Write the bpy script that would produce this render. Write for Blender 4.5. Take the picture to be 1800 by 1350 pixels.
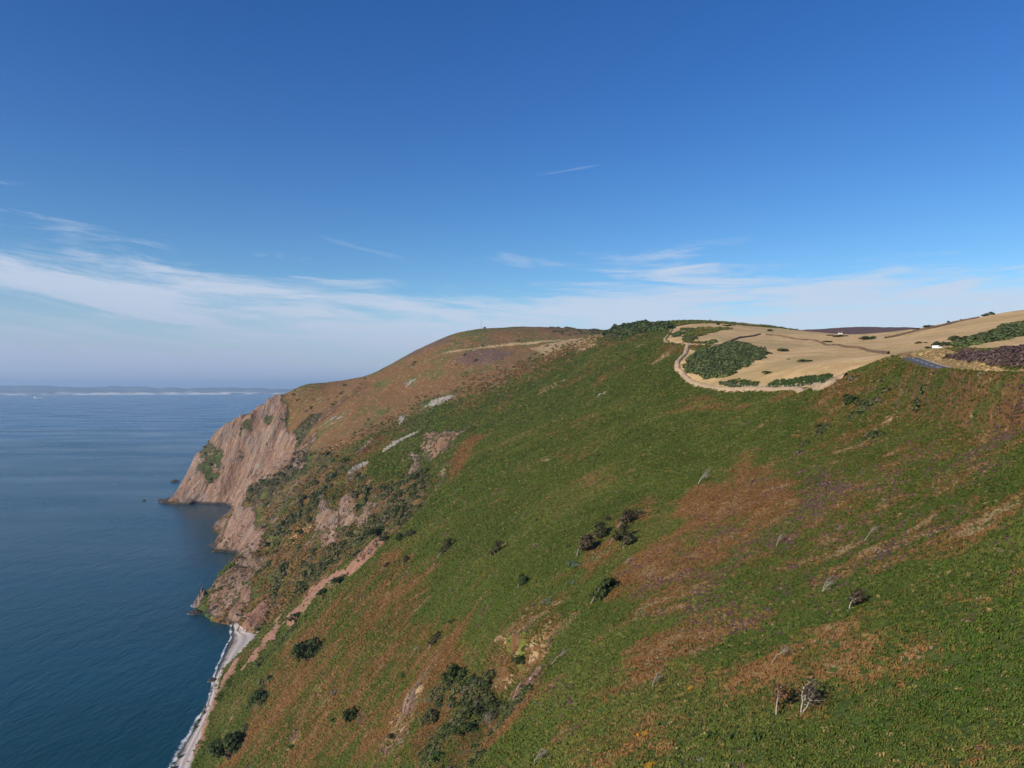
import bpy, bmesh, math, random
import numpy as np
from mathutils import Vector, Matrix

# ---------------------------------------------------------------- camera, light, exposure
for o in list(bpy.data.objects): bpy.data.objects.remove(o)
S = bpy.context.scene
COL = S.collection
F, CX, HY, CAMZ = 1260.0, 900.0, 682.0, 200.0       # focal length in photo pixels, horizon row, drone height in metres
cam = bpy.data.cameras.new('camera'); camo = bpy.data.objects.new('camera', cam); COL.objects.link(camo)
camo.location = (0, 0, CAMZ); camo.rotation_euler = (math.radians(90), 0, 0)
cam.sensor_width = 36; cam.lens = 36 * F / 1800; cam.shift_y = (HY - 675) / 1800
cam.clip_start = 1; cam.clip_end = 120000
S.camera = camo
W = bpy.data.worlds.new('World'); S.world = W; W.use_nodes = True
SUN_EL, SUN_AZ = math.radians(27), math.atan2(-0.77, -0.64)   # azimuth measured from +Y towards +X
sun = bpy.data.lights.new('sun', 'SUN'); suno = bpy.data.objects.new('sun', sun); COL.objects.link(suno)
sun.energy = 5.0; sun.angle = math.radians(0.55); sun.color = (1.0, 0.90, 0.76)
sd = Vector((math.sin(SUN_AZ) * math.cos(SUN_EL), math.cos(SUN_AZ) * math.cos(SUN_EL), math.sin(SUN_EL)))
suno.rotation_euler = (-sd).to_track_quat('-Z', 'Y').to_euler()
S.view_settings.view_transform = 'Standard'; S.view_settings.look = 'None'
S.view_settings.exposure = 0; S.view_settings.gamma = 1; S.view_settings.use_curve_mapping = False
# ---- node helpers
class NT_:
    def __init__(s, tree): s.t = tree; s.n = tree.nodes; s.l = tree.links
    def new(s, typ, **kw):
        o = s.n.new(typ)
        for k, v in kw.items(): setattr(o, k, v)
        return o
    def put(s, sock, v):
        if hasattr(v, 'is_output'): s.l.new(v, sock)
        elif v is not None: sock.default_value = v
    def math(s, op, a, b=None, c=None, clamp=False):
        o = s.new('ShaderNodeMath', operation=op, use_clamp=clamp)
        for i, v in enumerate((a, b, c)): s.put(o.inputs[i], v) if v is not None else None
        return o.outputs[0]
    def vmath(s, op, a, b=None, scale=None):
        o = s.new('ShaderNodeVectorMath', operation=op); s.put(o.inputs[0], a)
        if b is not None: s.put(o.inputs[1], b)
        if scale is not None: s.put(o.inputs[3], scale)
        return o.outputs[1] if op in ('DOT_PRODUCT', 'LENGTH') else o.outputs[0]
    def mix(s, f, a, b):
        o = s.new('ShaderNodeMix', data_type='RGBA'); s.put(o.inputs[0], f)
        for i, v in ((6, a), (7, b)): s.put(o.inputs[i], (*v, 1) if isinstance(v, tuple) and len(v) == 3 else v)
        return o.outputs[2]
    def step(s, v, lo, hi):
        o = s.new('ShaderNodeMapRange', interpolation_type='SMOOTHSTEP')
        s.put(o.inputs[0], v); s.put(o.inputs[1], lo); s.put(o.inputs[2], hi)
        return o.outputs[0]
    def noise(s, vec, scale, detail=4, rough=0.55, dist=0.0):
        o = s.new('ShaderNodeTexNoise'); s.put(o.inputs['Vector'], vec)
        o.inputs['Scale'].default_value = scale; o.inputs['Detail'].default_value = detail
        o.inputs['Roughness'].default_value = rough; o.inputs['Distortion'].default_value = dist
        return o.outputs[0]
    def comb(s, x, y, z):
        o = s.new('ShaderNodeCombineXYZ'); [s.put(o.inputs[i], v) for i, v in enumerate((x, y, z))]; return o.outputs[0]
    def sep(s, v):
        o = s.new('ShaderNodeSeparateXYZ'); s.put(o.inputs[0], v); return o.outputs
# ---- sky: physical sky with thin cirrus in it
def make_world():
    b = NT_(W.node_tree); b.n.clear()
    out = b.new('ShaderNodeOutputWorld'); bg = b.new('ShaderNodeBackground'); b.l.new(bg.outputs[0], out.inputs[0])
    sky = b.new('ShaderNodeTexSky', sky_type='NISHITA', sun_disc=False)
    sky.sun_elevation = SUN_EL; sky.sun_rotation = SUN_AZ; sky.altitude = 300
    sky.air_density = 1.0; sky.dust_density = 0.35; sky.ozone_density = 2.2
    hs = b.new('ShaderNodeHueSaturation'); hs.inputs['Saturation'].default_value = SKY_SAT; hs.inputs['Value'].default_value = SKY_VAL
    b.l.new(sky.outputs[0], hs.inputs['Color'])
    skyc = b.mix(1.0, hs.outputs[0], (1, 1, 1)); skyc.node.blend_type = 'MULTIPLY'; b.l.new(b.mix(b.step(b.sep(b.new('ShaderNodeTexCoord').outputs['Generated'])[2], .03, .45), SKY_LOW, SKY_TINT), skyc.node.inputs[7])
    d = b.new('ShaderNodeTexCoord').outputs['Generated']
    x, y, z = b.sep(d)
    zc = b.math('MAXIMUM', z, 0.0)
    k = b.math('ADD', zc, 0.10)
    u = b.math('DIVIDE', x, k); v = b.math('DIVIDE', y, k)
    p = b.comb(u, v, 0.0)
    az = b.math('DIVIDE', x, b.math('ADD', b.math('ABSOLUTE', y), 0.2))
    # layered cirrus: long thin sheets, bowed a little across the sky
    el = b.math('DIVIDE', zc, b.math('ADD', b.math('ABSOLUTE', y), 0.2))
    bow = b.math('POWER', b.math('ABSOLUTE', b.math('SUBTRACT', az, 0.15)), 2.0)
    e2 = b.math('SUBTRACT', el, b.math('MULTIPLY', bow, 0.13))
    wv = b.noise(b.comb(b.math('MULTIPLY', az, 2.0), b.math('MULTIPLY', e2, 9.0), 0.0), 1.0, 3, 0.5)
    e3 = b.math('ADD', e2, b.math('MULTIPLY', b.math('SUBTRACT', wv, .5), 0.055))
    n1 = b.noise(b.comb(b.math('MULTIPLY', az, 1.7), b.math('MULTIPLY', e3, 20.0), 3.7), 1.0, 8, 0.60, 0.25)
    n2 = b.noise(b.comb(b.math('MULTIPLY', az, 6.5), b.math('MULTIPLY', e3, 62.0), 1.3), 1.0, 8, 0.66, 0.5)
    n = b.math('ADD', b.math('MULTIPLY', n1, 0.55), b.math('MULTIPLY', n2, 0.45)); n = b.math('ADD', b.math('MULTIPLY', b.math('SUBTRACT', n, .5), 3.6), .5)
    big = b.noise(p, 0.33, 2, 0.5)
    # more cirrus low down and over the sea
    low = b.step(zc, b.math('SUBTRACT', 0.25, b.math('MULTIPLY', az, 0.06)), b.math('SUBTRACT', 0.10, b.math('MULTIPLY', az, 0.02)))
    thr = b.math('SUBTRACT', 0.92, b.math('MULTIPLY', low, 0.84))
    thr = b.math('SUBTRACT', thr, b.math('MULTIPLY', b.math('SUBTRACT', big, 0.5), 0.9))
    m = b.step(n, thr, b.math('ADD', thr, 0.56))
    # old condensation trails
    for (p0, p1, wd, st) in (((925, 311), (1072, 287), .0016, .16), ((1325, 498), (1500, 485), .0022, .45), ((1610, 516), (1810, 501), .0026, .40), ((865, 449), (945, 468), .009, .3), ((540, 410), (730, 462), .004, .14)):
        a = Vector(((p0[0] - CX) / F, 1, (HY - p0[1]) / F)).normalized(); e = Vector(((p1[0] - CX) / F, 1, (HY - p1[1]) / F)).normalized()
        nn = a.cross(e).normalized(); along = nn.cross(a); L = e.dot(along)
        dn = b.math('ABSOLUTE', b.math('ADD', b.vmath('DOT_PRODUCT', d, tuple(nn)), b.math('MULTIPLY', b.math('SUBTRACT', n2, .5), wd * 5)))
        s = b.vmath('DOT_PRODUCT', d, tuple(along))
        t = b.math('MULTIPLY', b.step(dn, wd, wd * .2), b.math('MULTIPLY', b.step(s, 0, L * .35), b.step(s, L, L * .7)))
        m = b.math('MAXIMUM', m, b.math('MULTIPLY', t, st))
    m = b.math('MULTIPLY', m, CL_MAX)
    c1 = b.mix(m, skyc, CL_COL)
    # mauve-grey bank of far haze along the sea horizon
    hz = b.math('MULTIPLY', b.step(zc, b.math('SUBTRACT', 0.115, b.math('MULTIPLY', az, 0.07)), 0.015), b.step(az, 0.75, -0.45))
    hzn = b.math('MULTIPLY', hz, b.math('ADD', 0.70, b.math('MULTIPLY', n1, 0.35)), clamp=True)
    c2 = b.mix(hzn, c1, HZ_COL)
    b.l.new(c2, bg.inputs[0]); bg.inputs[1].default_value = 0.1
SKY_SAT, SKY_VAL, SKY_TINT, SKY_LOW = 1.36, 1.2, (.86, .80, 1.06), (.88, .99, 1.06)
CL_ROT, CL_MAX, CL_COL, HZ_COL = 7, 0.82, (6.3, 7.0, 8.3), (4.0, 4.8, 6.7)
make_world()

# ---------------------------------------------------------------- noise
_rs = np.random.RandomState(11)
_P = _rs.permutation(256); _P = np.concatenate([_P, _P, _P])
_G = np.stack([np.cos(np.arange(256) * 2.399963), np.sin(np.arange(256) * 2.399963)], 1)
def perlin(x, y):
    xi = np.floor(x).astype(np.int64); yi = np.floor(y).astype(np.int64)
    xf = x - xi; yf = y - yi; xi &= 255; yi &= 255
    u = xf * xf * xf * (xf * (xf * 6 - 15) + 10); v = yf * yf * yf * (yf * (yf * 6 - 15) + 10)
    def g(i, j, a, b):
        k = _P[_P[(xi + i) & 255] + ((yi + j) & 255)] & 255
        return _G[k, 0] * a + _G[k, 1] * b
    n0 = g(0, 0, xf, yf) * (1 - u) + g(1, 0, xf - 1, yf) * u
    n1 = g(0, 1, xf, yf - 1) * (1 - u) + g(1, 1, xf - 1, yf - 1) * u
    return (n0 * (1 - v) + n1 * v) * 1.5
def fbm(x, y, octs=4, gain=0.5, ridged=False):
    s = np.zeros(np.shape(x)); a = 1.0; t = 0
    for k in range(octs):
        n = perlin(x + 17.3 * k, y - 9.1 * k)
        s += a * ((1 - 2 * np.abs(n)) if ridged else n); t += a; a *= gain; x = x * 2.03; y = y * 2.03
    return s / t

# ---------------------------------------------------------------- relief: spot heights, thin plate through them
def spot(px, py, Y): return ((px - CX) / F * Y, Y, CAMZ + (HY - py) / F * Y)
SP = []
def pt(*a): SP.append(spot(*a))
def xyz(*a): SP.append(a)
#SPOTS
def sea(px, py):
    Y = CAMZ * F / (py - HY); SP.append(((px - CX) / F * Y, Y, 0.0))
# shore line
for p in [(300,1350),(350,1250),(377,1187),(397,1117),(403,1098),(363,1083),(375,960),(423,973),(416,894),(385,886),(349,885),(320,886),(300,882)]: sea(*p)
for p in [(-310,790,0),(-352,880,4),(-430,1120,0),(-150,300,0),(-135,220,0),(-115,120,0),(-110,0,0),(-612,1310,0),(-560,1400,0),(-500,1500,0),(-450,1650,0),(-400,1900,0),(-400,2400,0)]: xyz(*p)
# sea bed
for p in [(-402,900,-14),(-400,960,-12),(-286,615,-12),(-296,655,-12),(-304,700,-12),(-312,765,-12),(-330,830,-10)]: xyz(*p)
for p in [(-260,380,-25),(-280,480,-25),(-300,560,-25),(-310,640,-22),(-330,690,-22),(-380,760,-25),(-480,900,-25),(-540,1050,-25),(-600,1180,-22),(-690,1300,-25),(-640,1450,-25),(-560,1650,-25),(-500,1900,-25),(-230,300,-25),(-200,150,-25),(-200,0,-25),(-500,700,-30),(-400,400,-30),(-800,1200,-30),(-800,1700,-30),(-700,900,-30),(-900,2400,-30),(-400,0,-30)]: xyz(*p)
# headland
for p in [(312,868,1275),(348,800,1290),(380,768,1300),(416,748,1310),(465,717,1330),(491,700,1340),(538,676,1360),(613,667,1400),(645,666,1440)]: pt(*p)
for p in [(500,760,1290),(450,840,1240),(430,868,1205),(400,830,1270),(560,700,1330),(600,690,1330)]: pt(*p)
for p in [(-470,1420,100),(-380,1480,150),(-250,1560,190),(-330,1700,120),(-100,1700,240),(100,1800,270),(-200,2100,150)]: xyz(*p)
# gully beside the headland and the big slope
for p in [(556,724,1240),(525,757,1200),(509,807,1150),(440,866,1120)]: pt(*p)
for p in [(600,720,1130),(560,760,1110),(700,690,1120),(660,656,1250),(700,637,1250),(750,612,1250),(800,588,1270),(860,577,1300),(950,575,1350),(1070,581,1300)]: pt(*p)
for p in [(1110,573,1000),(1180,571,850),(1280,572,800),(1370,582,780),(1320,577,800)]: pt(*p)
for p in [(800,640,1120),(900,620,1130),(1000,620,900),(1100,620,700),(900,700,800),(1000,700,620),(1100,700,480),(800,700,950),(800,800,600),(900,800,430),(1000,800,370),(700,800,700),(650,800,800),(600,800,900)]: pt(*p)
for p in [(500,830,1050),(429,872,1000),(416,898,950),(399,929,920),(480,900,850),(550,900,700)]: pt(*p)
for p in [(378,1033,660),(393,1003,700),(423,977,760),(450,1000,690),(500,970,680),(420,1060,630)]: pt(*p)
for p in [(600,1000,480),(540,1060,500),(700,900,500),(800,900,400),(800,1000,300),(650,1000,400),(700,1100,270),(800,1100,220),(600,1150,300),(500,1150,400),(500,1250,310),(430,1290,345),(600,1300,230),(750,1300,160),(500,1340,260),(362,1340,372),(400,1225,440),(455,1110,575)]: pt(*p)
for p in [(1100,900,230),(1050,1000,190),(900,1000,220),(1000,1200,125),(900,1350,105),(1200,1350,75),(1100,800,320),(1220,840,240),(1300,760,270),(1400,850,180),(1530,940,135),(1490,1055,105),(1410,1225,80),(1600,1350,60),(1800,1350,52),(1800,1000,80),(1800,800,125),(1800,720,160),(1500,720,235),(1650,720,200),(1200,700,400)]: pt(*p)
# crest, field, moor
for p in [(1800,661,172),(1700,655,205),(1650,648,225),(1600,633,250),(1550,635,270),(1500,655,290),(1450,680,310),(1400,685,335),(1300,685,375),(1230,675,420),(1190,640,470),(1180,595,620)]: pt(*p)
for p in [(1300,640,440),(1350,620,480),(1400,650,370),(1300,600,600),(1450,630,430),(1500,605,600),(1580,612,430),(1580,590,900),(1690,625,270),(1800,630,220),(1750,610,300),(1800,595,330)]: pt(*p)
for p in [(1640,572,800),(1735,555,700),(1800,547,650),(1700,585,520),(1800,575,450),(1640,600,450)]: pt(*p)
for p in [(1400,582,1500),(1500,575,1550),(1590,576,1500),(1480,590,1100),(1500,589,850),(1440,587,820),(1560,591,800)]: pt(*p)
for p in [(700,1900,330),(1200,1500,310),(700,700,285),(900,900,280),(650,300,245),(400,150,220),(300,60,210),(150,20,195),(200,-100,195),(60,0,165),(0,0,147),(-40,0,110),(0,-150,145),(-100,-150,0),(600,-100,220),(400,2600,300),(1000,2800,320),(1800,2600,330),(1700,600,290),(1600,1600,320),(0,2600,200),(500,1300,305),(350,1000,285)]: xyz(*p)
#/SPOTS
SP = np.array(SP)
def tps_fit(P, lam):
    n = len(P); xy = P[:, :2] / 500.0
    r2 = ((xy[:, None] - xy[None]) ** 2).sum(2)
    K = 0.5 * r2 * np.log(r2 + 1e-12)
    d = np.hypot(P[:, 0], P[:, 1])
    A = np.zeros((n + 3, n + 3)); A[:n, :n] = K + np.diag(lam * (1 + d / 200.0))
    Q = np.hstack([np.ones((n, 1)), xy]); A[:n, n:] = Q; A[n:, :n] = Q.T
    return np.linalg.solve(A, np.concatenate([P[:, 2], np.zeros(3)])), xy
TW, TXY = tps_fit(SP, 2e-5)
def tps(x, y):
    sh = x.shape; q = np.stack([x.ravel(), y.ravel()], 1) / 500.0; out = np.empty(len(q))
    for i in range(0, len(q), 40000):
        c = q[i:i + 40000]
        r2 = (c[:, 0:1] - TXY[None, :, 0]) ** 2 + (c[:, 1:2] - TXY[None, :, 1]) ** 2
        out[i:i + 40000] = (0.5 * r2 * np.log(r2 + 1e-12)) @ TW[:-3] + TW[-3] + c @ TW[-2:]
    return out.reshape(sh)
# ground coordinates: bearing from the drone's foot and log distance, so that triangles are small where the eye is near
NT = 980
TH = np.radians(np.linspace(-44, 44, NT))
LR = np.concatenate([np.linspace(math.log(26), math.log(520), 470, endpoint=False), np.log(np.linspace(520, 1480, 400, endpoint=False)), np.linspace(math.log(1480), math.log(4200), 70)])
NR = len(LR); RR = np.exp(LR); KR = np.arange(NR, dtype=float)
TT, RRg = np.meshgrid(TH, RR, indexing='ij')
GX, GY = RRg * np.sin(TT), RRg * np.cos(TT)
BASE = tps(GX, GY)

# ================================================================ LAND
def ss(x, a, b):
    t = np.clip((x - a) / (b - a), 0, 1); return t * t * (3 - 2 * t)
def seg_dist(x, y, pts):
    """distance to a polyline in plan, and the interpolated third coordinate of its nearest point"""
    best = np.full(x.shape, 1e9); zz = np.zeros(x.shape)
    for a, b in zip(pts[:-1], pts[1:]):
        ax, ay = a[:2]; dx, dy = b[0] - ax, b[1] - ay
        t = np.clip(((x - ax) * dx + (y - ay) * dy) / (dx * dx + dy * dy), 0, 1)
        d = np.hypot(x - ax - t * dx, y - ay - t * dy); k = d < best
        best[k] = d[k]
        if len(a) > 2: zz[k] = (a[2] + (b[2] - a[2]) * t)[k]
    return best, zz
def inpoly(x, y, P):
    r = np.zeros(x.shape, bool); n = len(P); j = n - 1
    P = np.asarray(P)
    lo = P.min(0); hi = P.max(0)
    k = (x >= lo[0]) & (x <= hi[0]) & (y >= lo[1]) & (y <= hi[1])
    xs, ys = x[k], y[k]; q = np.zeros(xs.shape, bool)
    for i in range(n):
        (xi, yi), (xj, yj) = P[i], P[j]
        if yi != yj: q ^= ((yi > ys) != (yj > ys)) & (xs < (xj - xi) * (ys - yi) / (yj - yi) + xi)
        j = i
    r[k] = q; return r
def sweep(pts, n=6):
    """Catmull-Rom through pts"""
    p = np.array(pts, float); p = np.vstack([2 * p[0] - p[1], p, 2 * p[-1] - p[-2]]); out = []
    for i in range(1, len(p) - 2):
        for t in np.linspace(0, 1, n, endpoint=False):
            out.append(.5 * (2 * p[i] + (p[i + 1] - p[i - 1]) * t + (2 * p[i - 1] - 5 * p[i] + 4 * p[i + 1] - p[i + 2]) * t * t + (3 * p[i] - p[i - 1] - 3 * p[i + 1] + p[i + 2]) * t ** 3))
    out.append(p[-2]); return np.array(out)

class Ground:
    """height grid with lookups: z(x, y), and where a line of sight from the drone meets it"""
    def __init__(s, H): s.H = H
    def z(s, x, y):
        x = np.asarray(x, float); y = np.asarray(y, float)
        i = (np.arctan2(x, y) - TH[0]) / (TH[1] - TH[0]); j = np.interp(np.log(np.maximum(np.hypot(x, y), 1)), LR, KR)
        i = np.clip(i, 0, NT - 1.001); j = np.clip(j, 0, NR - 1.001)
        a = i.astype(int); b = j.astype(int); f = i - a; g = j - b; H = s.H
        return H[a, b] * (1 - f) * (1 - g) + H[a + 1, b] * f * (1 - g) + H[a, b + 1] * (1 - f) * g + H[a + 1, b + 1] * f * g
    def at(s, px, py):
        th = math.atan((px - CX) / F); i = int(np.clip((th - TH[0]) / (TH[1] - TH[0]), 0, NT - 2) + .5)
        y = RR * math.cos(th); el = (np.maximum(s.H[i], 0) - CAMZ) / y; e = (HY - py) / F
        k = np.nonzero(el >= e)[0]
        if len(k) == 0: j = float(np.argmax(el))
        elif k[0] == 0: j = 0.0
        else:
            j = k[0]; j = j - 1 + (e - el[j - 1]) / (el[j] - el[j - 1] + 1e-12)
        r = math.exp(np.interp(j, KR, LR))
        return r * math.sin(th), r * math.cos(th)
GB = Ground(BASE)
CELLW = RRg * (TH[1] - TH[0])
def blur(m, n):
    for _ in range(n):
        m = (m + np.roll(m, 1, 0) + np.roll(m, -1, 0)) / 3; m = (m + np.roll(m, 1, 1) + np.roll(m, -1, 1)) / 3
    return m
WT, WR = TT + 0 * TT, np.log(RRg)
_wx = fbm(GX / 23, GY / 23, 3) ; _wy = fbm(GX / 23 + 50, GY / 23 + 50, 3)
_fx = fbm(GX / 6, GY / 6, 2); _fy = fbm(GX / 6 + 80, GY / 6 - 20, 2)
RAG = np.minimum(1, RRg / 300)
_rag = {}
def ragged(k):
    if k not in _rag:
        a = GX + k * RAG * (12 * _wx + 7 * _fx); b = GY + k * RAG * (12 * _wy + 7 * _fy); _rag[k] = (np.arctan2(a, b), np.log(np.hypot(a, b)))
    return _rag[k]
def zone(poly, soft=2, rag=1.0, ground=None):
    """an area outlined on the photograph, carried onto the ground"""
    g = ground or GB; q = []
    n = len(poly)
    for i in range(n):
        (x0, y0), (x1, y1) = poly[i], poly[(i + 1) % n]
        m = max(2, int(max(abs(x1 - x0), abs(y1 - y0)) / 12))
        for t in np.linspace(0, 1, m, endpoint=False):
            w = g.at(x0 + (x1 - x0) * t, y0 + (y1 - y0) * t); q.append((math.atan2(*w), math.log(math.hypot(*w))))
    m = inpoly(*ragged(float(rag)), q).astype(float)
    return blur(m, int(soft * 1.6 + 1.5) if rag else soft)
def stroke(pts, w, soft=1, rag=.5):
    p = sweep(pts, 4) if len(pts) > 2 else np.array(pts, float)
    t = np.gradient(p, axis=0); t /= np.linalg.norm(t, axis=1)[:, None] + 1e-9; nrm = np.stack([-t[:, 1], t[:, 0]], 1)
    tap = np.interp(np.linspace(0, 1, len(p)), [0, .25, .75, 1], [.45, 1, 1, .45])[:, None] * w / 2
    return zone(np.vstack([p + nrm * tap, (p - nrm * tap)[::-1]]).tolist(), soft, rag)
def disc(x, y, rx, ry, soft=2, rot=0, rag=.5):
    c, s = math.cos(math.radians(rot)), math.sin(math.radians(rot))
    return zone([(x + rx * math.cos(a) * c - ry * math.sin(a) * s, y + rx * math.cos(a) * s + ry * math.sin(a) * c) for a in np.linspace(0, 2 * math.pi, 12, endpoint=False)], soft, rag)

# ---- what covers the ground
Cv = {k: np.zeros(GX.shape) for k in 'rust straw rock heather scrub moss red scree field green'.split()}
def add(kind, m, w=1.0): Cv[kind] = np.maximum(Cv[kind], m * w)
def cut(kinds, m):
    for k in kinds.split(): Cv[k] *= 1 - m
LAND = BASE > 1
FIELD_XY = [GB.at(*p) for p in [(1186,574),(1181,580),(1173,591),(1168,598),(1180,602),(1209,607),(1205,620),(1195,633),(1190,645),(1197,656),(1210,669),(1226,677),(1260,684),(1300,687),(1350,687),(1400,686)]] + [(138,312),(141,290),(146,270),(150,285),(170,310),(200,300),(170,240),(148,200),(140,150),(138,0),(1600,0),(2400,1500),(700,1250),(430,980),(300,860)]
m = blur(inpoly(GX, GY, FIELD_XY).astype(float), 2); add('field', m)
moor = ss(GY, 900, 1000) * ss(GX, 300, 420) * (Cv['field'] < .3); add('heather', moor, .75); add('rust', moor, .8)
# moor and flank of the big hill
far = zone([(525,770),(556,724),(650,664),(750,610),(800,586),(950,572),(1060,580),(1060,604),(960,640),(860,690),(760,720),(640,770),(560,805)], 8)
back = ss(GY, 650, 1000) * (1 - zone([(600,860),(660,790),(740,725),(860,685),(960,640),(1100,602),(1185,618),(1190,655),(1250,692),(1440,692),(1100,890),(860,1050)], 6)) * (GX < 160); add('rust', back, .52); add('straw', back, .26); add('rust', far, .60); add('straw', far, .31); add('scrub', far, .15); add('heather', far, .28); add('scrub', far, .2)
hd = zone([(486,700),(530,664),(560,655),(650,650),(645,668),(600,702),(560,742),(530,762),(508,745)], 3); add('rust', hd, .72); add('scrub', hd, .35); add('straw', hd, .3)
add('heather', disc(850, 627, 55, 14, 4, -8), .7); add('heather', stroke([(680,640),(740,610),(800,592)], 16, 3), .6)
add('green', zone([(760,590),(850,577),(940,577),(1000,590),(930,606),(800,618)], 5), .45)
add('scrub', zone([(950,574),(1000,577),(1065,581),(1060,588),(1000,592),(960,584)], 2), .5)
add('straw', stroke([(750,628),(800,617),(870,608),(930,603),(990,597)], 4), 1.0)
add('straw', zone([(930,612),(990,598),(1085,582),(1060,596),(1010,612),(960,628)], 2), .75)
add('straw', stroke([(1010,620),(1040,606),(1062,598)], 9), .9)
# headland cliff
hc = zone([(300,872),(335,795),(368,760),(430,724),(488,700),(505,708),(505,745),(520,770),(515,820),(470,850),(432,868),(416,896),(385,890),(320,890)], 1)
add('rock', hc, .95); cut('rust straw heather scrub', .8 * hc)
add('scree', zone([(395,850),(440,800),(478,745),(500,722),(505,760),(470,820),(430,862),(400,876)], 2), .35)
add('straw', stroke([(430,845),(470,790),(492,742)], 12), .45); add('straw', stroke([(330,860),(360,815),(400,775)], 16, 3), .5)
for a in [(364,790,15,12),(375,797,11,8),(388,795,7,7),(369,815,7,7),(356,823,12,9),(372,836,12,8),(389,834,9,7),(384,815,5,6),(474,735,6,11),(436,758,8,7)]: add('scrub', disc(*a, soft=1, rag=.25), 1.0); cut('rock', .9 * disc(*a, soft=1, rag=.25))
for p, w in [([(416,775),(428,760),(446,748)], 9), ([(413,812),(422,804),(431,795)], 6)]: add('scrub', stroke(p, w), .9); cut('rock', .7 * stroke(p, w))
add('scrub', zone([(512,765),(530,745),(556,720),(568,735),(545,762),(520,795)], 2), .85)
add('rock', zone([(515,760),(560,730),(600,700),(640,672),(645,680),(610,710),(560,750)], 2), .45)
# big green slope
gr = zone([(600,860),(660,790),(740,725),(860,685),(960,640),(1100,602),(1185,618),(1190,655),(1250,692),(1440,692),(1300,780),(1200,830),(1100,890),(1000,960),(860,1050),(700,1060),(620,1010),(640,985),(780,860),(830,775),(760,765)], 6)
add('green', gr, .8)
add('rust', zone([(760,690),(900,640),(1040,610),(1000,650),(880,705),(800,735)], 8), .40)
add('rust', zone([(540,860),(640,770),(740,725),(700,780),(600,850),(520,900)], 4), .45)
for p, w, v in [([(840,765),(815,800),(790,850)], 26, .9), ([(905,690),(880,715),(858,735)], 10, .6), ([(1045,645),(1010,670),(960,700)], 12, .5), ([(900,665),(860,690),(800,715)], 14, .5), ([(1130,620),(1080,650),(1040,680)], 14, .5), ([(1190,612),(1160,625),(1140,640)], 14, .6), ([(1160,720),(1240,712),(1320,716)], 26, .45), ([(1340,700),(1420,700),(1470,700)], 18, .5), ([(1190,755),(1240,748),(1290,745)], 20, .35), ([(640,790),(610,830),(560,880)], 18, .55), ([(960,770),(1020,745),(1080,735)], 24, .4), ([(950,830),(1000,808),(1060,790)], 18, .3)]: add('rust', stroke(p, w, 4), v)
for p, w in [([(748,716),(770,707),(792,699)], 9), ([(668,800),(690,784),(714,772),(742,759)], 6), ([(702,746),(708,738),(713,727)], 8), ([(1048,701),(1060,693),(1073,686)], 5), ([(873,738),(885,733)], 5), ([(608,846),(630,828),(652,812)], 5), ([(804,781),(820,773)], 4), ([(714,678),(722,672),(732,666)], 5), ([(560,752),(580,740),(600,728)], 3), ([(583,745),(612,725)], 4)]: add('scree', stroke(p, w, 1), 1.0); cut('green rust scrub', .6 * stroke(p, w, 1))
for p, w, v in [([(932,697),(965,683),(1002,664)], 9, .8), ([(940,815),(955,810),(970,806)], 7, .7), ([(1150,640),(1170,626),(1190,612)], 7, 1), ([(1148,628),(1165,620)], 5, 1), ([(1108,618),(1125,610),(1140,603)], 5, .9), ([(1115,612),(1130,606)], 4, .8), ([(1140,600),(1120,598)], 4, .6), ([(870,722),(890,715)], 4, .8), ([(620,802),(640,788),(660,770)], 11, .5), ([(1040,745),(1060,740),(1080,732)], 10, .4), ([(1030,640),(1010,648)], 4, .6)]: add('straw', stroke(p, w, 1), v)
add('rock', stroke([(622,805),(640,790),(660,770)], 9), .6)
# crags in the middle
cr = np.maximum(zone([(736,772),(760,762),(790,762),(830,754),(824,764),(792,786),(788,800),(768,800),(742,795)], 2, 1), np.maximum(zone([(703,803),(722,794),(745,790),(748,812),(735,824),(716,812)], 2, 1), zone([(778,800),(790,802),(788,835),(768,862),(762,856),(775,828)], 2, 1)))
add('straw', cr, .35)
add('rock', cr, .66); cut('green rust', .6 * cr)
sc = zone([(615,930),(650,870),(700,822),(735,818),(765,842),(762,868),(720,905),(690,925),(655,955),(630,985),(600,985)], 3)
add('scrub', sc, .6); add('rock', sc, .42); add('straw', sc, .3); add('rust', sc, .4); cut('green', .8 * sc)
add('moss', disc(752, 797, 5, 14), .7)
# near cliffs
cl = zone([(360,1090),(378,1033),(423,977),(384,952),(416,896),(432,866),(500,828),(560,790),(640,830),(690,870),(655,935),(600,995),(545,1050),(480,1100),(430,1115)], 2)
add('rock', cl, .40); add('scrub', cl, .46); add('moss', cl, .22); add('straw', cl, .24); add('rust', cl, .56)
for p, w, k_, v in [([(560,762),(515,815),(470,850),(432,872)], 18, 'rock', .6), ([(548,800),(520,850),(490,895),(468,935)], 12, 'rock', .55), ([(625,850),(585,890),(545,935),(500,980)], 14, 'rust', .8), ([(600,900),(560,950),(515,1000),(470,1040)], 22, 'rock', .62), ([(668,880),(640,915),(615,950)], 16, 'rock', .6), ([(530,875),(500,925),(470,965),(440,990)], 20, 'scrub', .8), ([(580,860),(545,905),(520,940)], 20, 'scrub', .8), ([(640,930),(600,970),(555,1015),(500,1070)], 20, 'scrub', .75), ([(545,960),(510,1005),(480,1050)], 14, 'scrub', .7), ([(470,1000),(440,1040),(425,1070)], 12, 'rust', .6), ([(560,905),(535,940),(505,975)], 8, 'straw', .7), ([(520,860),(500,895),(488,915)], 6, 'straw', .6)]:
    m = stroke(p, w, 3, .8); add(k_, m, v)
    if k_ != 'rock': cut('rock', .5 * m)
    else: cut('scrub rust', .5 * m); cut('green', .8 * cl); cut('rust', .0 * cl)
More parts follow.
